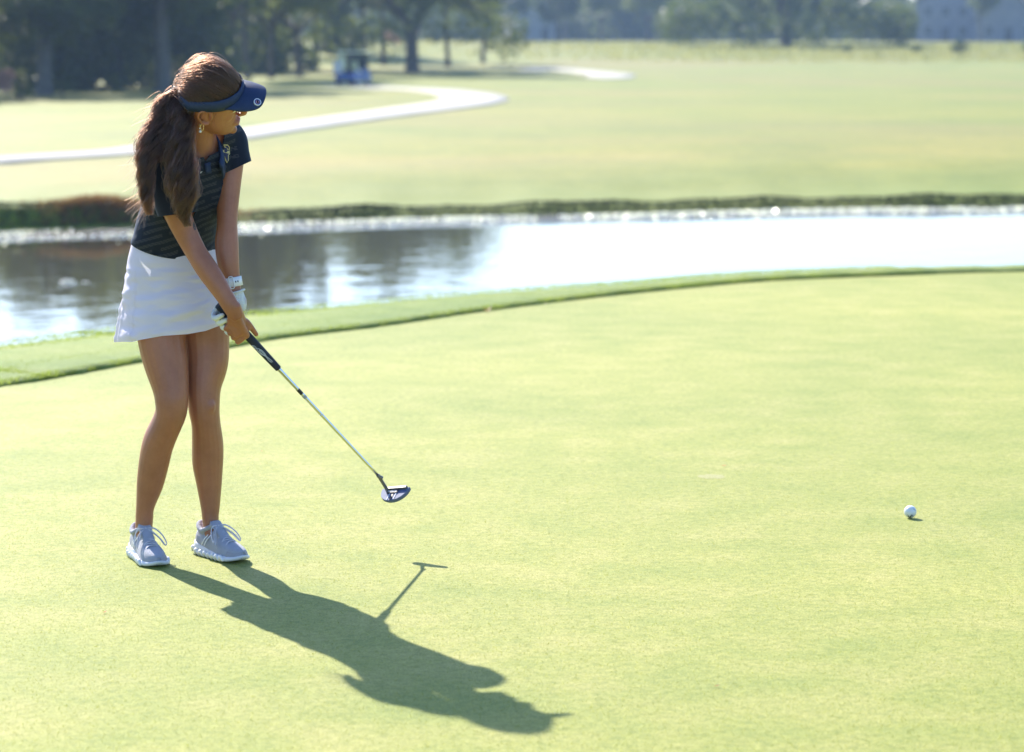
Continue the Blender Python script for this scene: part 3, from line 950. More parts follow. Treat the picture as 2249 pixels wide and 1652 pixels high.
# strap muscles to the shoulders
body.tube([W(370, 338, 8.235), W(405, 312, 8.255), W(425, 275, 8.235)], [.026, .03, .03], None, (0, 0, 1), 12)
body.tube([W(485, 302, 8.345), W(458, 298, 8.305), W(440, 270, 8.25)], [.026, .03, .03], None, (0, 0, 1), 12)

# head
head_tab = [(.122, .02, -.03, .02), (.112, .055, -.06, .045), (.09, .080, -.072, .065), (.06, .092, -.081, .073), (.03, .094, -.083, .075), (.012, .090, -.083, .0745),
            (-.01, .087, -.080, .072), (-.03, .087, -.073, .0685), (-.05, .088, -.062, .0625), (-.07, .0885, -.045, .054), (-.088, .0875, -.022, .044), (-.104, .081, .002, .032), (-.113, .066, .02, .018)]
rg = []
for z, xf, xb, w_ in [tuple(r) for r in catmull(head_tab, 44)]:
    cx, hx = (xf + xb) / 2, (xf - xb) / 2
    ring = []
    for t in np.linspace(0, 2 * math.pi, 30, endpoint=False):
        c, s_ = math.cos(t), math.sin(t)
        wy = w_ * (1 - 0.20 * max(0, c) ** 1.5 * smooth(0.05, -0.06, z))
        e = 0.88
        ring.append(HL((cx + hx * math.copysign(abs(c) ** e, c), wy * math.copysign(abs(s_) ** e, s_), z)))
    rg.append(ring)
body.rings(rg[::-1])
HU = HM[:, 1]
# nose, lips, chin, cheeks, brow
body.tube([HL((.084, 0, .020)), HL((.094, 0, .002)), HL((.108, 0, -.015)), HL((.111, 0, -.024)), HL((.094, 0, -.034))], [.009, .0085, .0105, .0105, .009], [.008, .009, .009, .008, .006], HU, 14)
for sg in (-1, 1):
    body.blob(HL((.098, sg * .0105, -.028)), (.008, .006, .0055), 10, 7, HM.T)
    body.blob(HL((.050, sg * .030, -.016)), (.031, .0245, .030), 14, 10, HM.T)
    body.blob(HL((.083, sg * .030, .030)), (.012, .020, .007), 12, 8, HM.T)
    body.blob(HL((.0775, sg * .0315, .011)), (.0095, .0145, .0085), 12, 8, HM.T)
body.tube([HL((.082, -.024, -.060)), HL((.0935, -.008, -.0565)), HL((.095, 0, -.0575)), HL((.0935, .008, -.0565)), HL((.082, .024, -.060))], [.003, .0052, .005, .0052, .003], None, (0, 0, 1), 10)
body.tube([HL((.081, -.021, -.064)), HL((.092, -.008, -.0685)), HL((.0935, 0, -.069)), HL((.092, .008, -.0685)), HL((.081, .021, -.064))], [.003, .0055, .006, .0055, .003], None, (0, 0, 1), 10)
body.blob(HL((.081, 0, -.099)), (.014, .017, .013), 12, 8, HM.T)
# ears
for sg in (-1, 1):
    def EP(a, b_, o):
        return HL((.004 + a, sg * (.0715 + o), b_))
    path = [EP(.012, -.012, .002), EP(.016, .006, .006), EP(.010, .024, .011), EP(-.006, .031, .015), EP(-.020, .024, .018), EP(-.023, .004, .017), EP(-.015, -.014, .012), EP(-.004, -.027, .007), EP(.007, -.026, .004)]
    body.tube(path, [.003, .0036, .0036, .0038, .0040, .0040, .0040, .0058, .005], None, HU, 8, round_ends=True)
    body.tube([EP(.002, -.016, .0), EP(-.008, .0, .006), EP(-.006, .020, .007)], [.006, .010, .007], [.003, .003, .003], HM[:, 0], 10)
    body.blob(EP(.014, -.004, .004), (.004, .004, .006), 8, 6, HM.T)

# --- putter axis and the hands round its grip
PA = np.array(W(479, 668, 8.235)); PB = np.array(W(831, 1045, 8.505))
AX = N3(PB - PA); PLEN = float(np.linalg.norm(PB - PA))
CV = N3(np.array([0, -1.0, 0]) + AX * AX[1])          # from the grip towards us
UV = np.cross(AX, CV)                                 # down and towards her
def GP(s, c, u):
    return PA + AX * s + CV * c + UV * u
def hand(geo, wrist, fingers, thumb, palm_r=.0125, fr=1.0):
    for (mcp, pip, dip, tip) in fingers:
        geo.tube([wrist, tuple(np.asarray(wrist) * 0.45 + GP(*mcp) * 0.55), GP(*mcp)], [palm_r * 1.15, palm_r, palm_r * 0.88], None, AX, 12, round_ends=True)
        geo.tube([GP(*mcp), GP(*pip), GP(*dip), GP(*tip)], [.0096 * fr, .0090 * fr, .0080 * fr, .0066 * fr], None, AX, 12, round_ends=True)
        geo.blob(GP(*pip), .0096 * fr, 10, 8)
    geo.tube([wrist] + [GP(*t) for t in thumb], [.014, .0135 * fr, .0105 * fr, .0095 * fr, .0075 * fr], None, CV, 12, round_ends=True)
wr_r = np.array(W(509, 677, 8.168))
fr_ = [((.124 - i * .0205, .035 - .001 * i, -.004 + .004 * i), (.130 - i * .0200, .018, .0325 - .001 * abs(i - 1)), (.131 - i * .0200, -.014, .0265), (.129 - i * .0195, -.024, .005)) for i in range(4)]
hand(body, wr_r, fr_, [(.062, .030, -.020), (.096, .020, -.0295), (.128, .008, -.0265), (.156, .001, -.0225)])
body.blob(GP(.078, .033, -.003), (.027, .016, .030), 14, 10)
body.blob(GP(.094, .034, .006), (.024, .013, .022), 14, 10)
body.tube([W(517, 674, 8.172), GP(.084, .020, -.020), GP(.114, .017, -.018)], [.018, .0165, .012], None, CV, 12, round_ends=True)
body_ob = fused('body', body, 0.0030, M_skin, None, 5, 0.5)
# slight hardness of knuckles and shins is left to the mesh; add soft large-scale variation
PARTS.append(body_ob)
BVH_body = BVHTree.FromPolygons([tuple(v.co) for v in body_ob.data.vertices], [tuple(p.vertices) for p in body_ob.data.polygons])

def on_surface(bvh, px, py, off=0.001, Y0=7.4):
    o = W(px, py, Y0)
    d = _ray(px, py).normalized()
    h = bvh.ray_cast(o, d, 3.0)
    if h[0] is None:
        return None
    n = h[1]
    if n.dot(d) > 0: n = -n
    return h[0] + n * off, n
def decal(name, bvh, outline_px, material, off=0.0012, sub=1, thick=0.0006):
    """thin patch lying on a surface; outline in picture pixels, hung as real geometry"""
    top = [on_surface(bvh, x, y, off + thick) for x, y in outline_px]
    bot = [on_surface(bvh, x, y, off - 0.001) for x, y in outline_px]
    if any(t is None for t in top): 
        return None
    n = len(top)
    v = [tuple(t[0]) for t in top] + [tuple(t[0]) for t in bot]
    f = [tuple(range(n))] + [(i, (i + 1) % n, n + (i + 1) % n, n + i) for i in range(n)]
    o = mesh_obj(name, v, f, material, None, False)
    bm = bmesh.new(); bm.from_mesh(o.data); bmesh.ops.triangulate(bm, faces=[q for q in bm.faces if len(q.verts) > 4]); bmesh.ops.recalc_face_normals(bm, faces=bm.faces); bm.to_mesh(o.data); bm.free()
    return o

# eyes under the brim
M_eye = mat('eye_white', (0.75, 0.72, 0.70), 0.15); M_iris = mat('iris', (0.03, 0.018, 0.01), 0.1)
for sg in (-1, 1):
    g = Geo(); g.blob(HL((.0775, sg * .0315, .0105)), .0112, 14, 10); e_ = g.obj('eye', M_eye); PARTS.append(e_)
    g = Geo(); g.blob(HL((.0862, sg * .0312, .0105)), (.003, .0052, .0052), 12, 8, HM.T); i_ = g.obj('iris', M_iris); i_.parent = e_
    g = Geo(); g.tube([HL((.078, sg * .045, .014)), HL((.0885, sg * .036, .0175)), HL((.0895, sg * .028, .0172)), HL((.083, sg * .018, .012))], [.001, .0016, .0016, .001], None, (0, 0, 1), 6)
    l_ = g.obj('eyelash', M_dark); l_.parent = e_
    g = Geo(); g.tube([HL((.078, sg * .050, .030)), HL((.091, sg * .036, .036)), HL((.0955, sg * .016, .032))], [.0015, .003, .002], None, (0, 0, 1), 6)
    PARTS.append(g.obj('eyebrow', mat('brow_hair', (0.03, 0.018, 0.012), 0.6)))
# lips get their own colour as a thin skin over the mouth
M_lip = mat('lips', (0.40, 0.15, 0.12), 0.35)
g = Geo()
g.tube([HL((.084, -.022, -.0605)), HL((.0948, -.008, -.0572)), HL((.0962, 0, -.058)), HL((.0948, .008, -.0572)), HL((.084, .022, -.0605))], [.002, .0046, .0044, .0046, .002], None, (0, 0, 1), 8)
g.tube([HL((.083, -.019, -.064)), HL((.0932, -.008, -.0682)), HL((.0948, 0, -.0688)), HL((.0932, .008, -.0682)), HL((.083, .019, -.064))], [.002, .0048, .0052, .0048, .002], None, (0, 0, 1), 8)
PARTS.append(g.obj('lips', M_lip))
# dark leaf-shaped mark on the right upper arm, mole beside it
M_ink = mat('ink', (0.085, 0.06, 0.052), 0.5)
tat = [(427 + 3.4 * math.cos(a) + 1.2 * math.sin(a), 496.5 + 9.5 * math.sin(a)) for a in np.linspace(0, 2 * math.pi, 12, endpoint=False)]
o = decal('tattoo', BVH_body, tat, M_ink, 0.0004, thick=0.0003)
if o: PARTS.append(o)

# --- left hand in its glove
gl = Geo()
wr_l = np.array(W(517, 655, 8.262))
fl_ = [((.080 - i * .021, -.034, -.014 + .003 * i), (.088 - i * .0215, -.024, .030), (.089 - i * .0215, .010, .036), (.089 - i * .021, .0285, .010)) for i in range(4)]
hand(gl, wr_l, fl_, [(.042, -.012, -.028), (.066, -.006, -.027), (.086, .000, -.0245), (.100, .004, -.021)], .0145, 1.13)
gl.tube([W(513.5, 640, 8.262), W(516, 652, 8.262), W(520, 668, 8.262), W(520, 682, 8.262)], [.0285, .030, .031, .026], [.0245, .025, .026, .022], (1, 0, 0.3), 18)
glove = fused('glove', gl, 0.0028, M_leather, None, 3, 0.45)
glove['label'] = 'white leather glove'
PARTS.append(glove)
g = Geo()
a_ = np.linspace(0, 2 * math.pi, 25)
axl = N3(np.array(W(516, 655, 8.262)) - np.array(W(508, 612, 8.265)))
e1 = N3(np.array([1, 0, 0]) - axl * axl[0]); e2 = np.cross(axl, e1)
def ring_on_arm(center, ra, rb, tube_r, tilt=0.0):
    c = np.array(center)
    return [c + e1 * ra * math.cos(t) + e2 * rb * math.sin(t) + axl * tilt * math.cos(t) for t in a_]
g.tube(ring_on_arm(W(515, 643, 8.262), .0315, .027, .003, -.004), .0032, None, axl, 8, res=40)
cu = g.obj('cuff', M_leather); cu.parent = glove
g = Geo()
g.tube([W(533, 647, 8.262), W(539, 658, 8.262), W(538, 670, 8.262), W(530, 676, 8.262)], [.005, .011, .010, .004], [.0025, .0025, .0025, .002], (0.2, -1, 0.1), 10)
tb = g.obj('closure_tab', mottled('glove_tab', (0.72, 0.62, 0.68), (0.80, 0.74, 0.78), 60, 0.6)); tb.parent = glove

# --- watch
watch_c = np.array(W(509.5, 620, 8.265))
ws = Geo(); rs = []
for t in np.linspace(0, 2 * math.pi, 36, endpoint=False):
    cdir = e1 * math.cos(t) * .0292 + e2 * math.sin(t) * .0268
    rad = N3(cdir)
    rs.append([watch_c + cdir + axl * (-.0145) , watch_c + cdir + axl * .0145, watch_c + cdir + rad * .0026 + axl * .0140, watch_c + cdir + rad * .0026 - axl * .0140])
ws.rings(rs + [rs[0]], cap=False)
watch = ws.obj('watch', M_rubber_w, None, True); watch['label'] = 'white rubber wristwatch strap'
PARTS.append(watch)
def on_band(t, s, o):
    cdir = e1 * math.cos(t) * .0292 + e2 * math.sin(t) * .0268
    return watch_c + cdir + N3(cdir) * o + axl * s
sgn = -1 if e2[1] > 0 else 1
tb_ = math.atan2(sgn, 0.05)
g = Geo(); pth = [on_band(tb_ + d_, s_, .004) for d_, s_ in ((-.16, -.017), (.16, -.017), (.2, 0), (.16, .017), (-.16, .017), (-.2, 0), (-.16, -.017))]
g.tube(pth, .0016, None, axl, 8, res=40); k = g.obj('keeper', M_rubber_w); k.parent = watch
for d_ in (-.42, -.66, .42, .75):
    g = Geo(); p0 = on_band(tb_ + d_, 0, .0024); p1 = on_band(tb_ + d_, 0, .0032); g.tube([p0, p1], [.0020, .0020], [.0032, .0032], e1, 10); h_ = g.obj('strap_hole', M_dark); h_.parent = watch
g = Geo(); t2 = tb_ + math.pi; g.tube([on_band(t2, 0, .001), on_band(t2, 0, .010)], [.017, .0155], [.019, .0175], e1, 20, power=4); k = g.obj('watch_case', mat('watch_case', (0.55, 0.55, 0.57), 0.3, 0.5, 0.9)); k.parent = watch

# --- polo shirt
def shirt_material():
    m = mat('polo_fabric', (0.006, 0.012, 0.028), 0.75, 0.3)
    nt = m.node_tree; b = nt.nodes['Principled BSDF']
    uvn = nd(nt, 'ShaderNodeUVMap'); sp = nd(nt, 'ShaderNodeSeparateXYZ'); nt.links.new(uvn.outputs[0], sp.inputs[0])
    def mth(op, a, b_=None, c=None):
        n = nd(nt, 'ShaderNodeMath', operation=op)
        for i, v in enumerate((a, b_, c)):
            if v is None: continue
            if hasattr(v, 'is_output'): nt.links.new(v, n.inputs[i])
            else: n.inputs[i].default_value = v
        return n.outputs[0]
    u, v = sp.outputs[0], sp.outputs[1]
    # slanting bands (~42 mm) of short dashes
    vs = mth('ADD', v, mth('MULTIPLY', u, -0.30))
    nz = noise_tex(nt, uvn.outputs[0], 11.0, 2)
    vs = mth('ADD', vs, mth('MULTIPLY', nz.outputs[0], 0.022))
    band = mth('FRACT', mth('MULTIPLY', vs, 1 / 0.0215))
    inband = mth('MULTIPLY', mth('GREATER_THAN', band, 0.26), mth('LESS_THAN', band, 0.76))
    sub = mth('FRACT', mth('MULTIPLY', vs, 1 / 0.0036))
    insub = mth('GREATER_THAN', sub, 0.26)
    row = mth('FLOOR', mth('MULTIPLY', vs, 1 / 0.0036))
    du = mth('FRACT', mth('ADD', mth('MULTIPLY', u, 1 / 0.011), mth('MULTIPLY', row, 0.37)))
    indash = mth('GREATER_THAN', du, 0.20)
    br = mth('FLOOR', mth('MULTIPLY', vs, 1 / 0.0215))
    seg = mth('FRACT', mth('ADD', mth('MULTIPLY', u, 1 / 0.19), mth('MULTIPLY', br, 0.413)))
    inseg = mth('LESS_THAN', seg, 0.88)
    f = mth('MULTIPLY', mth('MULTIPLY', inband, insub), mth('MULTIPLY', indash, inseg))
    plain = nd(nt, 'ShaderNodeAttribute'); plain.attribute_name = 'plain'
    f = mth('MULTIPLY', f, mth('SUBTRACT', 1.0, plain.outputs['Fac']))
    c = mixc(nt, f, (0.0022, 0.0050, 0.015), (0.044, 0.045, 0.052))
    tc = nd(nt, 'ShaderNodeTexCoord'); nn = noise_tex(nt, tc.outputs['Object'], 9, 3)
    c = mixc(nt, mth('MULTIPLY', nn.outputs[0], 0.18), c, (0.008, 0.02, 0.05))
    nt.links.new(c, b.inputs['Base Color'])
    fz = noise_tex(nt, tc.outputs['Object'], 900, 2)
    bp = nd(nt, 'ShaderNodeBump', i_Strength=0.15, i_Distance=0.001); nt.links.new(fz.outputs[0], bp.inputs['Height']); nt.links.new(bp.outputs[0], b.inputs['Normal'])
    b.inputs['Sheen Weight'].default_value = 0.10
    b.inputs['Sheen Tint'].default_value = (0.3, 0.5, 1, 1)
    return m
M_polo = shirt_material()
sh = Geo()
sh.tube([W(385, 625, 8.448), W(386, 550, 8.428), W(386, 515, 8.415), W(398, 470, 8.392), W(409, 430, 8.366), W(418, 390, 8.336), W(424, 355, 8.305), W(428, 330, 8.283), W(431, 308, 8.262)],
        [.146, .146, .142, .136, .143, .150, .150, .118, .070], [.112, .110, .106, .106, .112, .108, .094, .080, .066], L_SH, 30)
for sg in (-1, 1):   # bust
    c = np.array(W(410, 425, 8.362)) + L_SH * sg * .066 + N_SH * .068 + np.array([0, 0, .0])
    sh.blob(c, (.062, .062, .066), 18, 12)
sh.tube([W(420, 335, 8.275), W(385, 335, 8.245), W(352, 346, 8.207), W(366, 405, 8.20), W(384, 462, 8.20), W(391, 490, 8.202)], [.06, .062, .061, .059, .0565, .0555], None, (0.8, 0, 0.5), 22)
sh.tube([W(440, 318, 8.29), W(475, 304, 8.33), W(500, 304, 8.368), W(511, 338, 8.356), W(521, 372, 8.346), W(525, 388, 8.342)], [.058, .058, .057, .052, .048, .047], None, (1, 0, 0.3), 22)
polo = fused('polo_shirt', sh, 0.0042, M_polo, None, 10, 0.5)
def cut(ob, co, no):
    """drops what lies on the side the normal points to"""
    bm = bmesh.new(); bm.from_mesh(ob.data)
    bmesh.ops.bisect_plane(bm, geom=bm.verts[:] + bm.edges[:] + bm.faces[:], plane_co=co, plane_no=no, clear_outer=True)
    bm.to_mesh(ob.data); bm.free()
def cut_local(ob, co, no, centre, radius):
    bm = bmesh.new(); bm.from_mesh(ob.data)
    co = Vector(co); no = Vector(no).normalized(); centre = Vector(centre)
    geom = [f for f in bm.faces if (f.calc_center_median() - centre).length < radius]
    es = list({e for f in geom for e in f.edges}); vs_ = list({v for f in geom for v in f.verts})
    bmesh.ops.bisect_plane(bm, geom=vs_ + es + geom, plane_co=co, plane_no=no)
    kill = [f for f in bm.faces if (f.calc_center_median() - centre).length < radius and (f.calc_center_median() - co).dot(no) > 1e-5]
    bmesh.ops.delete(bm, geom=kill, context='FACES')
    bm.to_mesh(ob.data); bm.free()
tilt_ax = N3(np.array(W(386, 572, 8.435)) - np.array(W(386, 515, 8.415)))
# lower hem, dipping in front
hl_, hf_, hr_ = (np.array(W(297, 535, 8.37)), np.array(W(414, 573, 8.325)), np.array(W(474, 551, 8.46)))
hem_n = N3(np.cross(hf_ - hl_, hr_ - hl_)); hem_n = hem_n if hem_n[2] < 0 else -hem_n
cut(polo, hl_, hem_n)
cut_local(polo, W(389, 471, 8.20), N3((0.12, -0.05, -1.0)), W(392, 492, 8.20), .085)
cut_local(polo, W(521, 368, 8.345), N3((0.42, 0.0, -0.90)), W(525, 390, 8.342), .068)
cut_local(polo, W(431, 318, 8.268), N3(np.array(W(431, 300, 8.255)) - np.array(W(428, 335, 8.287))), W(431, 300, 8.258), .085)
# V of the open collar
bm = bmesh.new(); bm.from_mesh(polo.data)
apex = W(453, 354, 8.2); nb_ = np.array(W(431, 318, 8.268))
la = None
h = BVHTree.FromBMesh(bm).ray_cast(W(453, 354, 7.4), _ray(453, 354).normalized())
apex = np.array(h[0])
kill = []
for f in bm.faces:
    c = np.array(f.calc_center_median())
    q = c - nb_
    if q.dot(N_SH) < 0.0: continue
    zt = c[2] - apex[2]
    if zt < 0: continue
    lat = (c - apex).dot(L_SH)
    hw = 0.052 * min(1, zt / 0.062)
    mid = -0.010 * min(1, zt / 0.06)
    if abs(lat - mid) < hw and np.linalg.norm(q) < .13:
        kill.append(f)
bmesh.ops.delete(bm, geom=kill, context='FACES')
# keep the largest piece only
bm.verts.ensure_lookup_table()
bm.to_mesh(polo.data); bm.free()
# folds: gathered at waist and across the front
me = polo.data; co = get_co(me); no = get_no(me)
zc = np.array([W(400, y, 8.4).z for y in (360, 430, 500, 548)])
amp = np.interp(co[:, 2], zc[::-1], [.0050, .0042, .0020, .0010])
disp = np.empty(len(co))
for i, p in enumerate(co):
    u = p @ L_SH; v = p[2] + 0.25 * u
    a1 = noise.noise((u * 5.0, v * 26.0, p @ N_SH * 5.0))
    a2 = noise.noise((u * 9.0 + 5, v * 9.0, 3.0 + p @ N_SH * 6))
    disp[i] = a1 * 1.3 + a2 * 0.7
co2 = co + no * (disp * amp)[:, None]
set_co(me, co2)
# cloth coordinates: metres round the body and up it
uvl = me.uv_layers.new(name='UVMap')
ctr = np.array(W(405, 440, 8.37))
uu = np.empty(len(co2)); vv = np.empty(len(co2)); pl = np.zeros(len(co2), np.float32)
for i, p in enumerate(co2):
    q = p - ctr
    a = math.atan2(q @ L_SH, q @ N_SH)
    uu[i] = a * 0.125; vv[i] = p[2]
    # right sleeve is plain cloth
    s0 = np.array(W(352, 346, 8.207)); s1 = np.array(W(389, 480, 8.2)); d_ = s1 - s0
    t = np.clip((p - s0) @ d_ / (d_ @ d_), 0, 1)
    if np.linalg.norm(p - s0 - d_ * t) < .072 and t > 0.02: pl[i] = 1
    s0 = np.array(W(503, 300, 8.37)); s1 = np.array(W(523, 380, 8.345)); d_ = s1 - s0
    t = np.clip((p - s0) @ d_ / (d_ @ d_), 0, 1)
    if np.linalg.norm(p - s0 - d_ * t) < .062 and t > 0.02 and q @ L_SH > .118: pl[i] = 1
at = me.attributes.new('plain', 'FLOAT', 'POINT'); at.data.foreach_set('value', pl)
lv = np.empty(len(me.loops), np.int32); me.loops.foreach_get('vertex_index', lv)
uvl.data.foreach_set('uv', np.column_stack([uu[lv], vv[lv]]).astype(np.float32).ravel())
sol = polo.modifiers.new('cloth', 'SOLIDIFY'); sol.thickness = 0.0022; sol.offset = -1
me.polygons.foreach_set('use_smooth', [True] * len(me.polygons))
PARTS.append(polo)
bm = bmesh.new(); bm.from_mesh(polo.data); BVH_polo = BVHTree.FromBMesh(bm); bm.free()

# collar: folded band round the neck, open in front
def collar():
    c0 = np.array(W(432, 312, 8.262)); up = N3(np.array(W(433, 285, 8.245)) - np.array(W(429, 335, 8.287)))
    l = N3(L_SH - up * (L_SH @ up)); n_ = N3(np.cross(l, up)); 
    if n_ @ N_SH < 0: n_ = -n_
    rows = []
    for t in np.linspace(-2.62, 2.62, 61):            # 0 = nape, ends meet in front
        k = abs(t) / 2.62
        d = -n_ * math.cos(t) + l * math.sin(t)
        r0 = .060 + .006 * k
        drop = .050 * smooth(0.50, 1.0, k)             # the V goes down in front
        fwd = n_ * (.030 * smooth(0.55, 1.0, k))
        basep = c0 + d * r0 + fwd - up * (drop + .004)
        inner = basep + up * .026 - d * .004
        outer = basep + d * (.014 + .004 * k) - up * (.016 + .014 * smooth(.7, 1, k))
        rows.append([basep - up * .006, basep + up * .014, inner, inner + up * .003 + d * .003, basep + d * .011 + up * .012, outer, outer - d * .002 - up * .001, basep + d * .006 + up * .004])
    g = Geo(); g.rings(rows, cap=True, closed=True)
    return g
co_ = collar().obj('collar', M_navy); co_.parent = polo
# placket with two buttons
def strip_on(bvh, pts, wid, material, name, off=.0015):
    C = [on_surface(bvh, x, y, off) for x, y in pts]
    C = [c for c in C if c]
    rows = []
    for i, (p, n_) in enumerate(C):
        a = C[min(i + 1, len(C) - 1)][0] - C[max(i - 1, 0)][0]
        s = a.cross(n_).normalized() * wid / 2
        rows.append([tuple(p - s - n_ * .002), tuple(p - s + n_ * .0008), tuple(p + s + n_ * .0008), tuple(p + s - n_ * .002)])
    g = Geo(); g.rings(rows, cap=True); return g.obj(name, material)
pk = strip_on(BVH_polo, [(455, 358), (456, 366), (457, 374), (458, 382)], .020, M_navy, 'placket'); pk.parent = polo
# swoosh on the chest
sw = []
for t in np.linspace(0, 1, 14):       # lower edge from hook to tip
    sw.append((426.5 + 18 * t - 2.2 * math.sin(math.pi * min(1, t * 1.2)) * 0.4, 391.5 - 15.5 * t ** 1.15 + 2.2 * math.sin(math.pi * t) * (1 - t)))
for t in np.linspace(1, 0, 12)[1:-1]:
    sw.append((426.8 + 18 * t - 1.0, 388.5 - 12.6 * t ** 1.2 - 0.6 * math.sin(math.pi * t)))
M_print = mat('white_print', (0.78, 0.78, 0.80), 0.5)
o = decal('chest_mark', BVH_polo, sw, M_print, 0.0008)
if o: o.parent = polo
# block letter: gold-edged, navy inside, trailing down to a point
M_goldprint = mat('gold_thread', (0.62, 0.52, 0.22), 0.5)
def letter(scale, ox=0.0):
    # C with squared corners and a tail, in units about 1 wide, 2 high, y down
    p = [(0.30, 0.0), (0.85, 0.0), (1.0, .22), (1.0, .62), (.72, .62), (.72, .42), (.62, .32), (.40, .32), (.30, .45), (.30, .95), (.42, 1.05), (.70, 1.0), (.70, .82), (1.0, .82), (1.0, 1.25), (.78, 1.38), (.72, 2.15), (.60, 2.45), (.50, 2.15), (.45, 1.35), (.15, 1.25), (0.0, 1.0), (0.0, .30)]
    return p
Lp = letter(1)
cx_, cy_ = 0.5, 1.0
def place_letter(grow):
    out = []
    m = len(Lp)
    for i, (x, y) in enumerate(Lp):
        a = Lp[i - 1]; c = Lp[(i + 1) % m]
        tx, ty = c[0] - a[0], c[1] - a[1]; l = math.hypot(tx, ty)
        x += ty / l * grow; y += -tx / l * grow
        out.append((487.5 + x * 15.0 + (y - 1) * 1.0, 319.5 + y * 15.0))
    return out
for nm, grow, mm, off in (('emblem_edge', 0.13, M_goldprint, .0009), ('emblem', 0.0, mat('emblem_navy', (0.012, 0.014, 0.07), 0.6), .0018)):
    o = decal(nm, BVH_polo, place_letter(grow), mm, off)
    if o: o.parent = polo

# --- skirt
def skirt():
    T_, TH = 44, 220
    rows = []
    bottom = [(240, 752), (262, 751), (286, 751), (301, 747), (352, 738), (408, 734), (448, 727), (480, 715), (497, 706), (512, 699)]
    bx = [b_[0] for b_ in bottom]; by = [b_[1] for b_ in bottom]
    cw = np.array(W(386, 538, 8.428)); ch = np.array(W(389, 612, 8.455)); cb = np.array(W(382, 728, 8.455))
    ts = np.linspace(0, 1, T_)
    prof_t = [0, .18, .36, .6, 1.0]
    A = np.interp(ts, prof_t, [.139, .156, .166, .170, .174]); B = np.interp(ts, prof_t, [.108, .122, .134, .144, .152])
    for i, t in enumerate(ts):
        c = cw * (1 - t / .38) + ch * (t / .38) if t < .38 else ch * (1 - (t - .38) / .62) + cb * ((t - .38) / .62)
        row = []
        for th in np.linspace(0, 2 * math.pi, TH, endpoint=False):
            # th: 0 = her left, 90 = front, 180 = her right, 270 = back
            d = L_HP * math.cos(th) * A[i] + N_HP * math.sin(th) * B[i]
            deg = math.degrees(th)
            k = smooth(0.30, 1.0, t)
            f = 1.0
            # flounce of loose pleats from the right hip round the back
            w_p = smooth(184, 206, deg) * (1 - smooth(338, 356, deg))
            f += k * w_p * (0.020 + 0.075 * math.sin(math.radians(deg * 7 + 40)) ** 2 + 0.02 * math.sin(math.radians(deg * 23)))
            f += k * 0.015 * math.exp(-((deg - 204) / 10.0) ** 2)
            # front panel: soft drape
            f += 0.010 * k * math.sin(math.radians(deg * 3.0 + 20)) * (1 - w_p)
            p = c + d * f
            # wrinkles, seams
            wr = 0.0
            wv = noise.noise((math.cos(th) * 1.6 + 3, math.sin(th) * 1.6, t * 11.0 + math.cos(th) * 1.5))
            wr += .0085 * wv * smooth(.12, .3, t) * (1 - w_p)
            w2 = noise.noise((math.cos(th) * 3.2 + 9, math.sin(th) * 3.2, t * 24.0 - math.sin(th) * 3.0))
            wr += .0040 * w2 * smooth(.15, .4, t)
            for ds in (166.0, 160.5):
                wr -= .0030 * math.exp(-((deg - ds) / 0.9) ** 2) * smooth(.24, .3, t)
            wr += .0030 * math.exp(-((t - .27) / .012) ** 2) * (1 - w_p)          # waistband seam
            wr -= .0035 * math.exp(-((t - .295) / .010) ** 2)
            for tt in (.56, .80):                                                   # tier seams of the flounce
                wr -= .0040 * math.exp(-((t - tt) / .010) ** 2) * (0.30 + 0.70 * w_p)
            wr += .0014 * math.exp(-((t - .955) / .012) ** 2)
            p = p + N3(d) * wr
            # hem height as it hangs, higher on her left
            pxx = 1124.5 + p[0] / p[1] * FPX
            zb = W(pxx, float(np.interp(pxx, bx, by)), p[1]).z
            ztop = cw[2] + .028 * (d @ N_HP) / .11 * -0.25 - 0.012 * math.cos(th)
            p[2] = ztop * (1 - t) + zb * t
            row.append(p)
        rows.append(row)
    g = Geo(); g.rings(rows, cap=False); return g
M_skirt = mottled('skirt_cloth', (0.80, 0.745, 0.90), (0.85, 0.79, 0.94), 12, 0.8, bump=0.10, bscale=900)
nt = M_skirt.node_tree; b = nt.nodes['Principled BSDF']
tl = nd(nt, 'ShaderNodeBsdfTranslucent'); tl.inputs[0].default_value = (0.80, 0.80, 0.86, 1)
mx = nd(nt, 'ShaderNodeMixShader'); mx.inputs[0].default_value = 0.22
nt.links.new(b.outputs[0], mx.inputs[1]); nt.links.new(tl.outputs[0], mx.inputs[2]); nt.links.new(mx.outputs[0], nt.nodes['Material Output'].inputs['Surface'])
skirt_ob = skirt().obj('skirt', M_skirt); skirt_ob['label'] = 'white pleated golf skirt'
PARTS.append(skirt_ob)
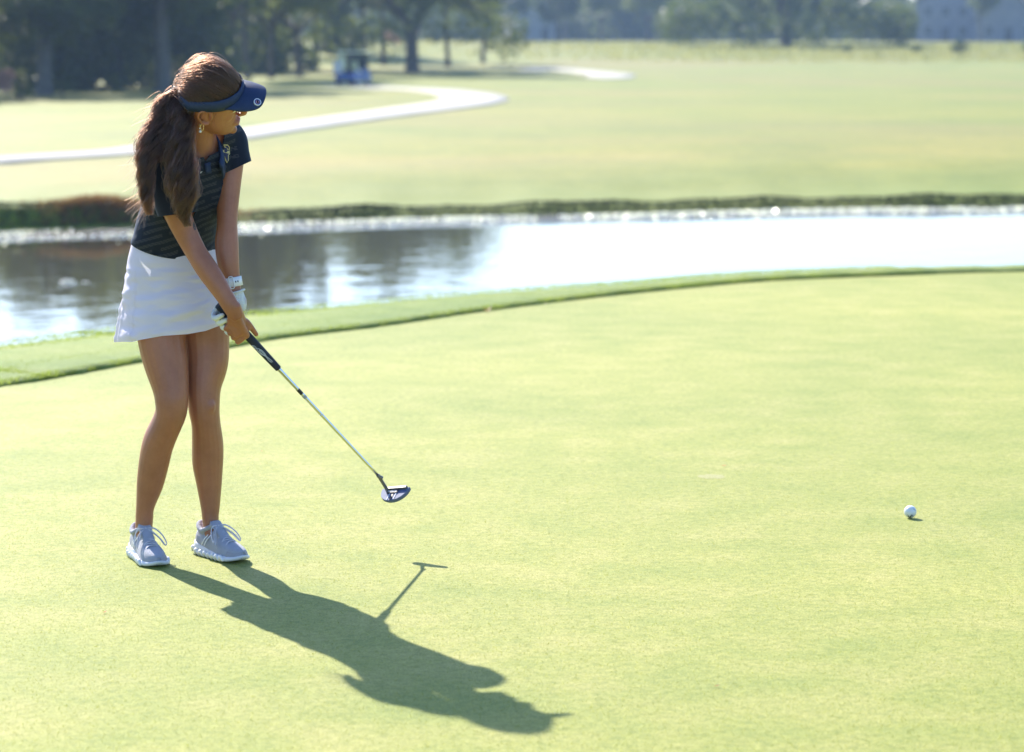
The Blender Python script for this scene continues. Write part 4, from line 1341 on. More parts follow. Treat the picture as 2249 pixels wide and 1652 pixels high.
# --- visor
def head_r(phi, z):
    """point on the hair just outside the skull at azimuth phi (0 = face) and height z, head frame"""
    zz = np.clip(z, -.06, .12)
    xf = np.interp(zz, [r[0] for r in head_tab[::-1]], [r[1] for r in head_tab[::-1]])
    xb = np.interp(zz, [r[0] for r in head_tab[::-1]], [r[2] for r in head_tab[::-1]])
    w_ = np.interp(zz, [r[0] for r in head_tab[::-1]], [r[3] for r in head_tab[::-1]])
    c = math.cos(phi); s = math.sin(phi)
    return np.array([(xf if c > 0 else -xb) * c, w_ * s])
ph_tab = [0, 36, 90, 130, 180]
zl_tab = [.066, .040, .030, .008, -.004]; zh_tab = [.091, .085, .068, .046, .030]
band = Geo(); rs = []
for ph in np.linspace(-180, 180, 97)[:-1]:
    a = abs(ph)
    zl = float(np.interp(a, ph_tab, zl_tab)); zh = float(np.interp(a, ph_tab, zh_tab))
    row = []
    for z, o in ((zl, .007), (zl, .0095), ((zl + zh) / 2, .0125), (zh, .0085), (zh, .0055), ((zl + zh) / 2, .009)):
        xy = head_r(math.radians(ph), (zl + zh) / 2 * .6 + z * .4)
        d = xy / np.linalg.norm(xy)
        row.append(HL((*(xy + d * (o + .004)), z)))
    rs.append(row)
band.rings(rs + [rs[0]], cap=False)
visor = band.obj('visor', M_navy); visor['label'] = 'navy blue sun visor'
PARTS.append(visor)
br = Geo(); rows = []
NB, NR = 41, 14
topg, botg = [], []
for j, e in enumerate(np.linspace(-1, 1, NB)):
    y0 = e * .072
    ph = math.asin(max(-1, min(1, e * .86)))
    za = .073 - .030 * e * e
    xy = head_r(ph, za); d = xy / np.linalg.norm(xy); A_ = np.array([*(xy + d * .014), za])
    O_ = np.array([.170 - .014 * e * e - .056 * abs(e) ** 5, e * .076 * (1 - .08 * e ** 6), .058 - .016 * e * e])
    row = []
    for r in np.linspace(0, 1, NR):
        p = A_ * (1 - r) + O_ * r
        p[2] += .004 * math.sin(math.pi * r) * (1 - .5 * e * e)
        row.append(p)
    topg.append(row)
for row in topg:
    up_ = [HL(p) for p in row]; dn = [HL(p - np.array([0.0008, 0, .0034])) for p in row]
    rows.append(up_ + dn[::-1])
br.rings(rows, cap=True)
brim = br.obj('brim', M_navy); brim.parent = visor
bm = bmesh.new(); bm.from_mesh(brim.data); BVH_brim = BVHTree.FromBMesh(bm); bm.free()
# ball marker clipped near the rim of the brim
hit = on_surface(BVH_brim, 565, 225, 0.0018)
if hit:
    p, n_ = hit
    q = n_.to_track_quat('Z', 'Y').to_matrix()
    def disc(name, r0, r1, z0, z1, material, n=28):
        g = Geo()
        ring = lambda r, z: [tuple(p + q @ Vector((r * math.cos(t), r * math.sin(t), z))) for t in np.linspace(0, 2 * math.pi, n, endpoint=False)]
        if r0 > 0:
            rr_ = [ring(r0, z0), ring(r1, z0), ring(r1, z1), ring(r0, z1)]; g.rings(rr_ + [rr_[0]], cap=False)
        else:
            g.rings([ring(r1, z0), ring(r1, z1)], cap=True)
        o = g.obj(name, material, None, False); o.parent = visor; return o
    disc('ball_marker', 0, .0108, -.003, .0016, mat('marker_navy', (0.05, 0.07, 0.22), 0.35))
    disc('marker_rim', .0093, .0112, -.003, .0024, mat('marker_rim', (0.70, 0.74, 0.85), 0.3))
    mk = mat('marker_pink', (0.55, 0.22, 0.28), 0.35)
    pts = [(-.0045, -.004), (-.001, -.006), (.0035, -.0045), (.005, .0), (.003, .0035), (-.001, .0062), (-.005, .003)]
    v = [tuple(p + q @ Vector((x, y, .0018))) for x, y in pts] + [tuple(p + q @ Vector((x, y, .0024))) for x, y in pts]
    m_ = len(pts)
    f = [tuple(range(m_))[::-1], tuple(range(m_, 2 * m_))] + [(i, (i + 1) % m_, m_ + (i + 1) % m_, m_ + i) for i in range(m_)]
    o = mesh_obj('marker_emblem', v, f, mk, visor, False)
    pts = [(-.002, -.002), (.002, -.003), (.0025, .001), (-.001, .0028)]
    v = [tuple(p + q @ Vector((x, y, .0022))) for x, y in pts] + [tuple(p + q @ Vector((x, y, .0029))) for x, y in pts]
    f = [(3, 2, 1, 0), (4, 5, 6, 7), (0, 1, 5, 4), (1, 2, 6, 5), (2, 3, 7, 6), (3, 0, 4, 7)]
    mesh_obj('marker_emblem', v, f, mat('marker_cream', (0.72, 0.66, 0.6), 0.35), visor, False)
    h2 = on_surface(BVH_brim, 571, 240, 0.0) or hit
    bm = bmesh.new(); r_ = h2[1].to_track_quat('Z', 'Y').to_matrix().to_4x4()
    box(bm, *h2[0], .006, .010, .006, .001, r_); c_ = bm_obj('marker_clip', bm, M_dark, visor)

# --- hair
M_hair = bpy.data.materials.new('hair'); M_hair.use_nodes = True
nt = M_hair.node_tree; nt.nodes.remove(nt.nodes['Principled BSDF'])
ph_ = nd(nt, 'ShaderNodeBsdfHairPrincipled')
ph_.model = 'CHIANG'; ph_.parametrization = 'COLOR'
tone = nd(nt, 'ShaderNodeAttribute'); tone.attribute_name = 'tone'
nt.links.new(mixc(nt, 1.0, (0.025, 0.0098, 0.0054), tone.outputs['Color'], 'MULTIPLY'), ph_.inputs['Color'])
ph_.inputs['Roughness'].default_value = 0.36
ph_.inputs['Radial Roughness'].default_value = 0.5
ph_.inputs['Coat'].default_value = 0.0
nt.links.new(ph_.outputs[0], nt.nodes['Material Output'].inputs['Surface'])
M_hairbase = mottled('hair_under', (0.014, 0.008, 0.006), (0.03, 0.017, 0.013), 90, 0.5)

strands = []
def add_strands(P, rad, sides=3, tone=None):
    """P: (k, m, 3) centre lines; rad: (k, m) radii"""
    k = len(P)
    tn = np.clip(hr2.lognormal(0, .40, k), .3, 2.4) if tone is None else np.clip(np.asarray(tone), .3, 2.4)
    strands.append((P, rad, tn))

hr2 = np.random.default_rng(77)
TIE = np.array([-.096, 0.0, .022])
rad_e = np.array([.107, .081, .122])
def ell(d, off):
    d = d / np.linalg.norm(d)
    s = 1 / math.sqrt((d[0] / (rad_e[0] if d[0] > 0 else .082)) ** 2 + (d[1] / rad_e[1]) ** 2 + (d[2] / (rad_e[2] if d[2] > 0 else .105)) ** 2)
    return d * (s + off)
hr = np.random.default_rng(12)
def scalp_strand(ph, z0, m=18, lift=.03, lay=0.0):
    xy = head_r(math.radians(ph), z0)
    d0 = np.array([*xy, z0]); d0 /= np.linalg.norm(d0)
    d1 = TIE / np.linalg.norm(TIE)
    om = math.acos(np.clip(d0 @ d1, -1, 1)); out = []
    for t in np.linspace(0, 1, m):
        # hair is swept up and back before it drops to the tie
        d = (math.sin((1 - t) * om) * d0 + math.sin(t * om) * d1) / max(1e-6, math.sin(om))
        d = d + np.array([0, 0, 0.12]) * math.sin(math.pi * t) * (1 if z0 > .0 else 0.25)
        th = .0085 + lay + lift * math.sin(math.pi * min(1, t * 1.08)) ** 0.8 * smooth(.0, .11, (d / np.linalg.norm(d))[2] * .13)
        out.append(ell(d, th * (1 - 0.45 * smooth(.85, 1, t))))
    return np.array(out)
# solid layer under the strands
cap = Geo(); rs = []
for ph in np.linspace(-180, 180, 73):
    z0 = float(np.interp(abs(ph), ph_tab, zl_tab)) + .006 if abs(ph) < 150 else -.045
    if 100 < abs(ph) < 150: z0 = float(np.interp(abs(ph), [100, 150], [.03, -.045]))
    rs.append([HL(q) for q in scalp_strand(ph, z0, 18, .008, .001)])
cap.rings(rs, cap=False, closed=False)
cap_ob = cap.obj('hair_base', M_hairbase)
S_, R_, T_ = [], [], []
n_s = 3600
for i in range(n_s):
    ph = hr.uniform(-180, 180)
    a = abs(ph)
    if a < 120:
        z0 = float(np.interp(a, ph_tab, zh_tab)) - hr.uniform(.0, .02)
    else:
        z0 = hr.uniform(-.055, .03)
    s = scalp_strand(ph, z0, 18, .011 + hr.normal(0, .003), hr.normal(0.001, .0018))
    w = hr.normal(0, 1, 3) * .0016
    tt = np.linspace(0, 1, 18)[:, None]
    s = s + np.sin(tt * hr.uniform(3, 9) + hr.uniform(0, 6)) * w
    S_.append(HLs(s)); R_.append(np.full(18, hr.uniform(.00028, .00055)))
    T_.append(math.exp(1.1 * noise.noise((ph * .11, z0 * 60, 0.0)) + 0.8 * noise.noise((ph * .5, z0 * 140, 5.0)) + hr.normal(0, .2)))
add_strands(np.array(S_), np.array(R_), tone=T_)
# short stray hairs standing off the crown
S_, R_ = [], []
for i in range(260):
    ph = hr.uniform(-180, 180); z0 = float(np.interp(abs(ph), ph_tab, zh_tab)) if abs(ph) < 120 else .02
    s = scalp_strand(ph, z0, 18, .012, .003)
    k = hr.integers(1, 11); seg = s[k:k + 6]
    tt = np.linspace(0, 1, 6)[:, None]
    outw = seg / np.linalg.norm(seg, axis=1)[:, None]
    curl = hr.uniform(.005, .022)
    seg = seg + outw * (curl * np.sin(tt * hr.uniform(1.6, 3.0))) + hr.normal(0, .006, 3) * tt ** 2
    S_.append(HLs(seg)); R_.append(np.linspace(.00050, .00028, 6))
add_strands(np.array(S_), np.array(R_))

# the two falling locks of the ponytail
TIEW = HL(TIE)
lockA = [(391, 198, TIEW[1], 8), (375, 206, 8.152, 15), (360, 230, 8.148, 19), (357, 258, 8.145, 21), (344, 286, 8.138, 30), (334, 316, 8.122, 29), (322, 354, 8.110, 17), (320, 400, 8.108, 13), (323, 440, 8.112, 11), (329, 472, 8.125, 5)]
lockB = [(391, 199, TIEW[1], 9), (393, 230, 8.140, 22), (396, 270, 8.125, 24), (394, 310, 8.110, 26), (397, 354, 8.098, 28), (400, 394, 8.090, 30), (404, 434, 8.092, 26), (402, 466, 8.105, 16), (413, 497, 8.125, 4)]
lockC = [(388, 203, TIEW[1], 8), (378, 248, 8.150, 22), (368, 290, 8.140, 27), (362, 326, 8.125, 24), (356, 356, 8.115, 10)]
def ponytail(lock, n, nclump, seed, depth=.55):
    r = np.random.default_rng(seed)
    NP = 56
    C = catmull([(*W(a, b_, c), w_ / FPX * c) for a, b_, c, w_ in lock], NP)
    cen, hw = C[:, :3], C[:, 3]
    tt = np.linspace(0, 1, NP)
    ang = r.uniform(0, 2 * math.pi, nclump); rr = np.sqrt(r.uniform(0.02, 1, nclump))
    phs = r.uniform(0, 6.28, nclump); frq = r.uniform(24, 40, nclump); amp = r.uniform(.0050, .0115, nclump); tone_c = np.clip(r.lognormal(-.1, .5, nclump), .3, 2.4); ends = 1 - .34 * r.random(nclump) ** 1.3
    S_, R_, T_ = [], [], []
    for i in range(n):
        c = r.integers(nclump); T_.append(tone_c[c] * r.lognormal(0, .25))
        a = ang[c] + r.normal(0, .18); q = min(1.14, rr[c] + r.normal(0, .085)) if r.random() > .07 else r.uniform(1.0, 1.35)
        e = min(1.0, ends[c] + r.normal(0, .05)) if r.random() > .15 else r.uniform(.45, 1)
        t = tt * e
        ce = np.stack([np.interp(t, tt, cen[:, k]) for k in range(3)], 1); h = np.interp(t, tt, hw)
        wv = amp[c] * smooth(0, 1, 1) * np.clip(t * 4, 0, 1)
        ph = frq[c] * t + phs[c] + r.normal(0, .32)
        tighten = 1 - 0.35 * np.clip((t - .75) / .25, 0, 1)
        off_x = math.cos(a) * q * h * tighten + wv * np.sin(ph)
        off_y = math.sin(a) * q * h * depth * tighten + wv * np.cos(ph)
        P = ce + np.outer(off_x, [1, 0, 0.08]) + np.outer(off_y, [0, 1, 0])
        P = P + r.normal(0, .0012, 3) + np.outer(np.sin(t * r.uniform(20, 60) + r.uniform(0, 6)) * np.clip(t * 4, 0, 1) * r.uniform(.0005, .0035), N3(r.normal(size=3)))
        S_.append(P); R_.append(np.interp(tt, [0, .7, 1], [1, .95, .35]) * r.uniform(.00030, .00062))
    add_strands(np.array(S_), np.array(R_), tone=T_)
ponytail(lockA, 1700, 60, 31)
ponytail(lockB, 2000, 64, 32)
ponytail(lockC, 900, 30, 33)
# wisps off the outer side, catching the sun
S_, R_ = [], []
for i in range(260):
    p0 = [(372, 206), (348, 222), (344, 250), (322, 290), (310, 320), (310, 370), (312, 410), (316, 450)][hr.integers(8)]
    y0 = p0[1] + hr.uniform(-18, 18)
    st = np.array(W(p0[0] + hr.uniform(0, 8), y0, 8.13))
    L = hr.uniform(.02, .06)
    tt = np.linspace(0, 1, 9)[:, None]
    d = N3((-hr.uniform(.2, 1.0), hr.normal(0, .3), hr.uniform(-1.0, .35)))
    d2 = N3((hr.normal(0, .6), hr.normal(0, .3), -1))
    P = st + d * L * tt + d2 * L * .8 * tt ** 2 + np.array([.004, 0, .004]) * np.sin(tt * hr.uniform(2, 7))
    S_.append(P); R_.append(np.linspace(.0004, .0002, 9))
add_strands(np.array(S_), np.array(R_))
# hairs by the ear and nape
S_, R_ = [], []
for i in range(70):
    a0 = np.array([hr.uniform(-.065, -.025), -.071 + hr.uniform(-.004, .002), hr.uniform(-.005, .02)]); a1 = np.array([-.08, -.055, -.03 + hr.uniform(-.02, .02)])
    tt = np.linspace(0, 1, 10)[:, None]
    P = a0 * (1 - tt) + a1 * tt + np.array([0, -.008, -.012]) * np.sin(tt * 3.1) + hr.normal(0, .002, 3) * tt
    S_.append(HLs(P)); R_.append(np.linspace(.0005, .0003, 10))
for i in range(5):
    a0 = np.array([.022 + hr.uniform(-.012, .012), -.073, .022]); 
    tt = np.linspace(0, 1, 10)[:, None]
    P = a0 + np.array([hr.uniform(-.004, .01), -.004, -hr.uniform(.03, .065)]) * tt + np.array([.004, -.003, 0]) * np.sin(tt * 4 + hr.uniform(0, 3))
    S_.append(HLs(P)); R_.append(np.linspace(.00035, .0002, 10))
add_strands(np.array(S_), np.array(R_))
# cores that keep the locks dense
co_g = Geo()
for lock in (lockA, lockB, lockC):
    co_g.tube([W(a, b_, c + .004) for a, b_, c, w_ in lock[:-1]], [w_ / FPX * c * .58 for a, b_, c, w_ in lock[:-1]], [w_ / FPX * c * .34 for a, b_, c, w_ in lock[:-1]], (1, 0, 0), 12)
hair = co_g.obj('hair', M_hairbase)
bm = bmesh.new(); bm.from_mesh(hair.data); bm.from_mesh(cap_ob.data); bmesh.ops.recalc_face_normals(bm, faces=bm.faces); bm.to_mesh(hair.data); bm.free()
bpy.data.objects.remove(cap_ob)
hair.data.polygons.foreach_set('use_smooth', [True] * len(hair.data.polygons))
hair['label'] = 'long wavy dark brown ponytail'
hc = bpy.data.hair_curves.new('hair_strands')
sizes = np.concatenate([np.full(len(P), P.shape[1]) for P, _, _ in strands])
hc.add_curves([int(v) for v in sizes])
hc.attributes['position'].data.foreach_set('vector', np.concatenate([P.reshape(-1, 3) for P, _, _ in strands]).astype(np.float32).ravel())
ra_ = hc.attributes.get('radius') or hc.attributes.new('radius', 'FLOAT', 'POINT')
ra_.data.foreach_set('value', np.concatenate([np.asarray(r_).ravel() for _, r_, _ in strands]).astype(np.float32))
ta_ = hc.attributes.new('tone', 'FLOAT', 'CURVE')
ta_.data.foreach_set('value', np.concatenate([t_ for _, _, t_ in strands]).astype(np.float32))
hc.materials.append(M_hair)
hso = bpy.data.objects.new('hair_strands', hc); COL.objects.link(hso); hso.parent = hair
hso['kind'] = 'stuff'
PARTS.append(hair)
g = Geo(); tv = N3(np.array(W(372, 214, 8.15)) - TIEW); h_ = N3(np.cross(tv, (0, 1, 0))); h2 = np.cross(tv, h_)
g.tube([TIEW + tv * .004 + h_ * .013 * math.cos(t) + h2 * .013 * math.sin(t) for t in np.linspace(0, 2 * math.pi, 17)], .0045, None, tv, 8, res=34)
PARTS.append(g.obj('hair_tie', M_dark))

# --- earrings on the near ear: gold hoop and a pearl drop
er = Geo(); lob = np.array(W(459, 269, 8.105))
lob = HL((-.008, -.0795, -.031))
er.tube([lob + np.array([.0005 + .0045 * math.cos(t) + .002, -.004, -.0075 + .0095 * math.sin(t)]) for t in np.linspace(0, 2 * math.pi, 15)], .0011, None, (0, 1, 0), 8, res=30)
ear = er.obj('earring', M_gold); ear['label'] = 'gold hoop earring with a pearl drop'
PARTS.append(ear)
g = Geo(); g.tube([lob + np.array([-.004, -.004, .003]), lob + np.array([-.0045, -.004, -.012])], .0007, None, (1, 0, 0), 6); o = g.obj('wire', M_gold); o.parent = ear
g = Geo(); g.blob(lob + np.array([-.0045, -.0045, -.011]), .0022, 10, 8); o = g.obj('bead', M_pearl); o.parent = ear
g = Geo(); g.blob(lob + np.array([-.003, -.0045, -.020]), .0040, 14, 10); o = g.obj('pearl', M_pearl); o.parent = ear

# --- shoes
M_knit = mottled('grey_knit', (0.40, 0.41, 0.47), (0.46, 0.47, 0.53), 40, 0.85, bump=0.5, bscale=520)
M_lace = mat('lace', (0.58, 0.56, 0.60), 0.8)
M_sole = mottled('foam_sole', (0.68, 0.68, 0.73), (0.76, 0.76, 0.80), 18, 0.6, bump=0.1, bscale=200)
M_toe = mat('toe_cap', (0.34, 0.33, 0.38), 0.7)
def shoe(ankle_px, py, Y, fdir, lift_toe, label):
    a0 = np.array(W(ankle_px, py, Y)); a0[2] = 0.0
    f = N3((*fdir, 0)); l = np.array([-f[1], f[0], 0.0]); up = np.array([0, 0, 1.0])
    def P(x, y, z):
        z = z + lift_toe * smooth(.02, .20, x)
        return a0 + (f * x + l * y + up * z) * .94
    xs = [-.074, -.066, -.045, -.01, .03, .07, .11, .145, .172, .190, .202]
    hwid = [.012, .028, .037, .0380, .0370, .040, .0455, .0465, .0395, .027, .009]
    zb = [.018, .010, .003, .001, .001, .001, .001, .0015, .005, .010, .018]
    zt = [.046, .048, .045, .038, .032, .027, .023, .019, .019, .022, .026]
    X = np.linspace(xs[0], xs[-1], 46)
    Wd = catmull(np.column_stack([xs, hwid, zb, zt]), 46)
    sg = Geo(); rr_ = []
    for x, w_, b0, t0 in Wd:
        rr_.append([P(x, w_ * c, b0 + (t0 - b0) * q) for c, q in ((-.86, 0), (-1.0, .18), (-1.03, .5), (-.97, .86), (-.88, 1), (0, 1), (.88, 1), (.97, .86), (1.03, .5), (1.0, .18), (.86, 0), (0, 0))])
    sg.rings(rr_)
    sole = sg.obj('sole', M_sole)
    # pods of the chunky sole
    pods_ = []
    for sd in (-1, 1):
        for k, x in enumerate(np.linspace(-.060, .135, 8)):
            w_ = float(np.interp(x, xs, hwid)); b0 = float(np.interp(x, xs, zb))
            pg = Geo(); pg.tube([P(x - .011, sd * (w_ * 1.00), b0 + .004), P(x - .004, sd * (w_ * 1.04 + .001), b0 + .016), P(x + .008, sd * (w_ * 1.03), b0 + .006)], [.0055, .0068, .0055], None, l, 8, round_ends=True)
            pods_.append(pg.obj('sole_pod', M_rubber_w))
    # upper
    ux = [-.070, -.062, -.045, -.02, .015, .045, .075, .105, .135, .165, .186, .197]
    uw = [.012, .026, .033, .0345, .034, .0355, .0385, .0425, .0420, .034, .022, .007]
    ut = [.085, .100, .106, .098, .092, .090, .080, .068, .058, .050, .044, .040]
    UD = catmull(np.column_stack([ux, uw, ut]), 40)
    ug = Geo(); rr_ = []
    for x, w_, t0 in UD:
        ring = []
        z0 = float(np.interp(x, [-.07, .05, .12, .2], [.032, .026, .016, .024]))
        for t in np.linspace(0, math.pi, 15):
            c, s_ = math.cos(t), math.sin(t)
            nar = 1 - 0.42 * smooth(.35, 1.0, s_) * smooth(.15, -.03, x)
            ring.append(P(x, w_ * math.copysign(abs(c) ** .72, c) * (nar if s_ > .3 else 1), z0 + (t0 - z0) * s_ ** .85))
        ring += [P(x, -w_ * .6, z0 - .01), P(x, w_ * .6, z0 - .01)]
        rr_.append(ring)
    ug.rings(rr_)
    # padded collar round the ankle and the tongue
    ang = np.linspace(0, 2 * math.pi, 21)
    ug.tube([P(-.016 + .046 * math.cos(t), .029 * math.sin(t), .096 + .012 * max(0, math.cos(t)) + .010 * max(0, -math.cos(t)) - .010 * abs(math.sin(t)) ** 2) for t in ang], .0085, None, up, 8, res=40)
    ug.tube([P(.085, 0, .074), P(.055, 0, .094), P(.030, 0, .112), P(.022, 0, .122)], [.020, .022, .023, .020], [.006, .0065, .006, .004], l, 12)
    upper = fused('shoe', ug, .0036, M_knit, None, 4, .5)
    upper['label'] = label
    sole.parent = upper
    for q_ in pods_: q_.parent = upper
    tg = Geo()
    rr_ = []
    for x, w_, t0 in UD:
        if x < .148: continue
        rr_.append([P(x + .0020, w_ * 1.07 * math.copysign(abs(math.cos(t)) ** .8, math.cos(t)), .014 + (t0 - .014) * .86 * math.sin(t) ** .8) for t in np.linspace(0, math.pi, 13)])
    tg.rings(rr_, cap=False, closed=False); tc_ = tg.obj('toe_cap', M_toe); tc_.parent = upper
    # side stripes
    for sd in (-1, 1):
        for x0 in (.000, .016):
            st = Geo(); st.tube([P(x0 - .004, sd * .0372, .040), P(x0 + .010, sd * .0352, .060), P(x0 + .026, sd * .029, .078)], [.0022, .0026, .0020], [.0012, .0012, .0012], f, 6)
            so = st.obj('side_stripe', M_rubber_w); so.parent = upper
    # laces: rungs, loops and ends
    lg = Geo()
    def top(x):
        return float(np.interp(x, ux, ut))
    for k, x in enumerate(np.linspace(.046, .122, 7)):
        hw_ = .019 + .002 * k * .4; zc = top(x)
        sk = .008 * (1 if k % 2 else -1)
        lg.tube([P(x - sk, -hw_ - .002, zc - .010), P(x - sk * .4, -hw_ * .5, zc + .001), P(x + sk * .4, hw_ * .5, zc + .001), P(x + sk, hw_ + .002, zc - .010)], [.0034] * 4, [.0016] * 4, f, 8)
    k0 = P(.042, 0, .106)
    lg.tube([k0, P(.050, .026, .108), P(.072, .048, .088), P(.090, .058, .062), P(.094, .050, .058), P(.074, .036, .080), P(.052, .012, .102)], [.0026] * 7, [.0014] * 7, up, 8)
    lg.tube([k0, P(.052, -.028, .108), P(.072, -.046, .086), P(.092, -.052, .062), P(.086, -.042, .068), P(.066, -.032, .088), P(.046, -.010, .104)], [.0026] * 7, [.0014] * 7, up, 8)
    lg.tube([k0, P(.060, -.020, .098), P(.082, -.034, .076), P(.098, -.046, .052)], [.0022] * 4, [.0014] * 4, up, 8)
    lg.tube([k0, P(.060, .016, .100), P(.086, .036, .080), P(.098, .050, .058)], [.0022] * 4, [.0014] * 4, up, 8)
    lg.blob(k0, (.006, .006, .005), 10, 7)
    lo = lg.obj('laces', M_lace); lo.parent = upper
    PARTS.append(upper)
shoe(312, 1150, 8.412, (.40, -.92), 0.0, 'grey knit running shoe on her right foot')
shoe(464, 1150, 8.455, (.62, -.78), 0.005, 'grey knit running shoe on her left foot')

for o in PARTS:
    M_ = o.matrix_world.copy()
    o.parent = person
    o.location = o.location - person_loc
# ------------------------------------------------------------------ putter
M_chrome = mat('chrome', (0.70, 0.71, 0.73), 0.16, 0.5, 1.0)
M_head = mottled('brushed_steel', (0.16, 0.15, 0.15), (0.22, 0.21, 0.21), 90, 0.5, metal=0.5)
M_headblue = mottled('blue_steel', (0.075, 0.10, 0.20), (0.11, 0.145, 0.27), 90, 0.62, spec=0.25, metal=0.0)
M_grip = mottled('grip_rubber', (0.012, 0.018, 0.035), (0.020, 0.028, 0.055), 200, 0.55, bump=0.5, bscale=900)
M_line = mat('pale_line', (0.62, 0.66, 0.76), 0.5)
putter = thing('putter', 'chrome mallet putter with dark blue grip held in both hands', 'putter', tuple(PA))
P0 = np.array(putter.location)
SG = PLEN * 0.362
def hang(o, parent, at=None):
    o.parent = parent
    if at is not None:
        o.location = Vector(o.location) - Vector(at)
    return o
g = Geo()
g.tube([GP(.008, 0, 0), GP(.014, 0, 0), GP(SG * .5, 0, 0), GP(SG * .97, 0, 0), GP(SG, 0, 0)], [.0135, .0142, .0132, .0108, .0092], None, CV, 20, round_ends=False)
grip = hang(g.obj('grip', M_grip), putter, P0)
def grip_r(s):
    return float(np.interp(s, [0, SG * .5, SG * .97], [.0142, .0132, .0108]))
for pts in ([(.172, -28), (.186, -34), (.192, 4), (.205, 26), (.222, 24), (.232, 8), (.246, 0), (.256, 12)],
            [(.172, -28), (.181, -6), (.196, -22), (.212, -20), (.226, 6), (.240, 22), (.256, 30)],
            [(.198, 2), (.206, -8), (.218, -4), (.224, 10), (.214, 14), (.204, 10), (.198, 2)]):
    path = []
    for s_, a_deg in pts:
        a_r = math.radians(a_deg - 12)
        r_ = grip_r(s_) + .0004
        path.append(GP(s_, r_ * math.cos(a_r), -r_ * math.sin(a_r)))
    g = Geo(); g.tube(path, .0009, None, CV, 6); hang(g.obj('grip_line', M_line), grip)
g = Geo(); g.tube([GP(SG - .02, 0, 0), GP(PLEN * .6, 0, 0), GP(PLEN, 0, 0)], [.0066, .0054, .0046], None, CV, 14)
shaft = hang(g.obj('shaft', M_chrome), putter, P0)
for s0, s1, mm, nm in ((.486, .512, M_dark, 'shaft_band'), (.522, .536, mat('band_grey', (0.30, 0.33, 0.40), 0.4), 'shaft_band'), (.63, .636, M_line, 'shaft_band')):
    g = Geo(); g.tube([GP(PLEN * s0, 0, 0), GP(PLEN * s1, 0, 0)], .0061 if s0 < .6 else .0056, None, CV, 14); hang(g.obj(nm, mm), shaft)
HT = N3((.83, -.53, .155)); HB = np.array((-.35, -.72, -.60)); HB = N3(HB - HT * (HB @ HT)); HN = np.cross(HB, HT)
if HN[2] < 0: HN = -HN
HCt = np.array(W(865, 1084, 8.512))
def HP(t, b_, n_):
    return HCt + HT * t + HB * b_ + HN * n_
HW = .0535
def half_outline(sc, back, face=-.022, n=28):
    pts = [(HW * sc * math.cos(a), face + (back - face) * math.sin(a) ** .9) for a in np.linspace(0, math.pi, n)]
    return pts
g = Geo()
o0, o1, o2 = half_outline(.93, .030), half_outline(1.0, .034), half_outline(.985, .033)
g.rings([[HP(t, b_, -.012) for t, b_ in o0], [HP(t, b_, -.006) for t, b_ in o1], [HP(t, b_, .0015) for t, b_ in o1], [HP(t, b_, .003) for t, b_ in o2]])
head = hang(g.obj('putter_head', M_headblue, None, False), putter, P0)
def hbox(name, t0, t1, b0, b1, n0, n1, m, bev=.0008):
    bm = bmesh.new()
    vs_ = [bm.verts.new(HP(t, b_, n_)) for n_ in (n0, n1) for t, b_ in ((t0, b0), (t1, b0), (t1, b1), (t0, b1))]
    for q in ((0, 1, 2, 3), (7, 6, 5, 4), (0, 4, 5, 1), (1, 5, 6, 2), (2, 6, 7, 3), (3, 7, 4, 0)):
        bm.faces.new([vs_[i] for i in q])
    bmesh.ops.recalc_face_normals(bm, faces=bm.faces)
    if bev: bmesh.ops.bevel(bm, geom=bm.edges[:], offset=bev, segments=2, affect='EDGES')
    return hang(bm_obj(name, bm, m), head)
hbox('face_bar', -.030, .046, -.0235, -.013, .0018, .0105, M_head)
hbox('name_plate', -.026, .016, -.0128, .002, .0025, .0062, mottled('dark_steel', (0.05, 0.05, 0.06), (0.08, 0.08, 0.09), 80, 0.4, metal=.6))
hbox('sight_groove', -.004, .004, .0035, .031, .0022, .0042, M_dark, 0)
for t in (-.0125, .0125):
    hbox('sight_line', t - .0010, t + .0010, .003, .0305, .0025, .0046, M_line, 0)
g = Geo()
g.tube([GP(PLEN - .004, 0, 0), GP(PLEN + .008, 0, 0), GP(PLEN + .014, .001, -.004), np.array(W(834, 1049, 8.507)), HP(-.0305, -.015, .020), HP(-.0300, -.013, -.002)], [.0062, .0062, .0058, .0056, .0056, .0062], None, HT, 12, res=40)
hang(g.obj('hosel', M_head), putter, P0)
tx = bpy.data.curves.new('lettering', 'FONT'); tx.body = 'Solaire'; tx.size = .0125; tx.extrude = .0003; tx.align_x = 'CENTER'; tx.align_y = 'CENTER'
to = bpy.data.objects.new('t', tx); COL.objects.link(to)
tme = bpy.data.meshes.new_from_object(to.evaluated_get(bpy.context.evaluated_depsgraph_get())); bpy.data.objects.remove(to)
R_ = Matrix(((HT[0], -HB[0], HN[0]), (HT[1], -HB[1], HN[1]), (HT[2], -HB[2], HN[2])))
c_ = Vector(HP(-.005, -.0055, .0066))
for v in tme.vertices: v.co = R_ @ v.co + c_
tme.name = 'lettering'; tme.materials.clear(); tme.materials.append(mat('letter_white', (0.75, 0.76, 0.78), 0.5))
lo = bpy.data.objects.new('lettering', tme); COL.objects.link(lo); lo.parent = head
lo['kind'] = 'stuff'

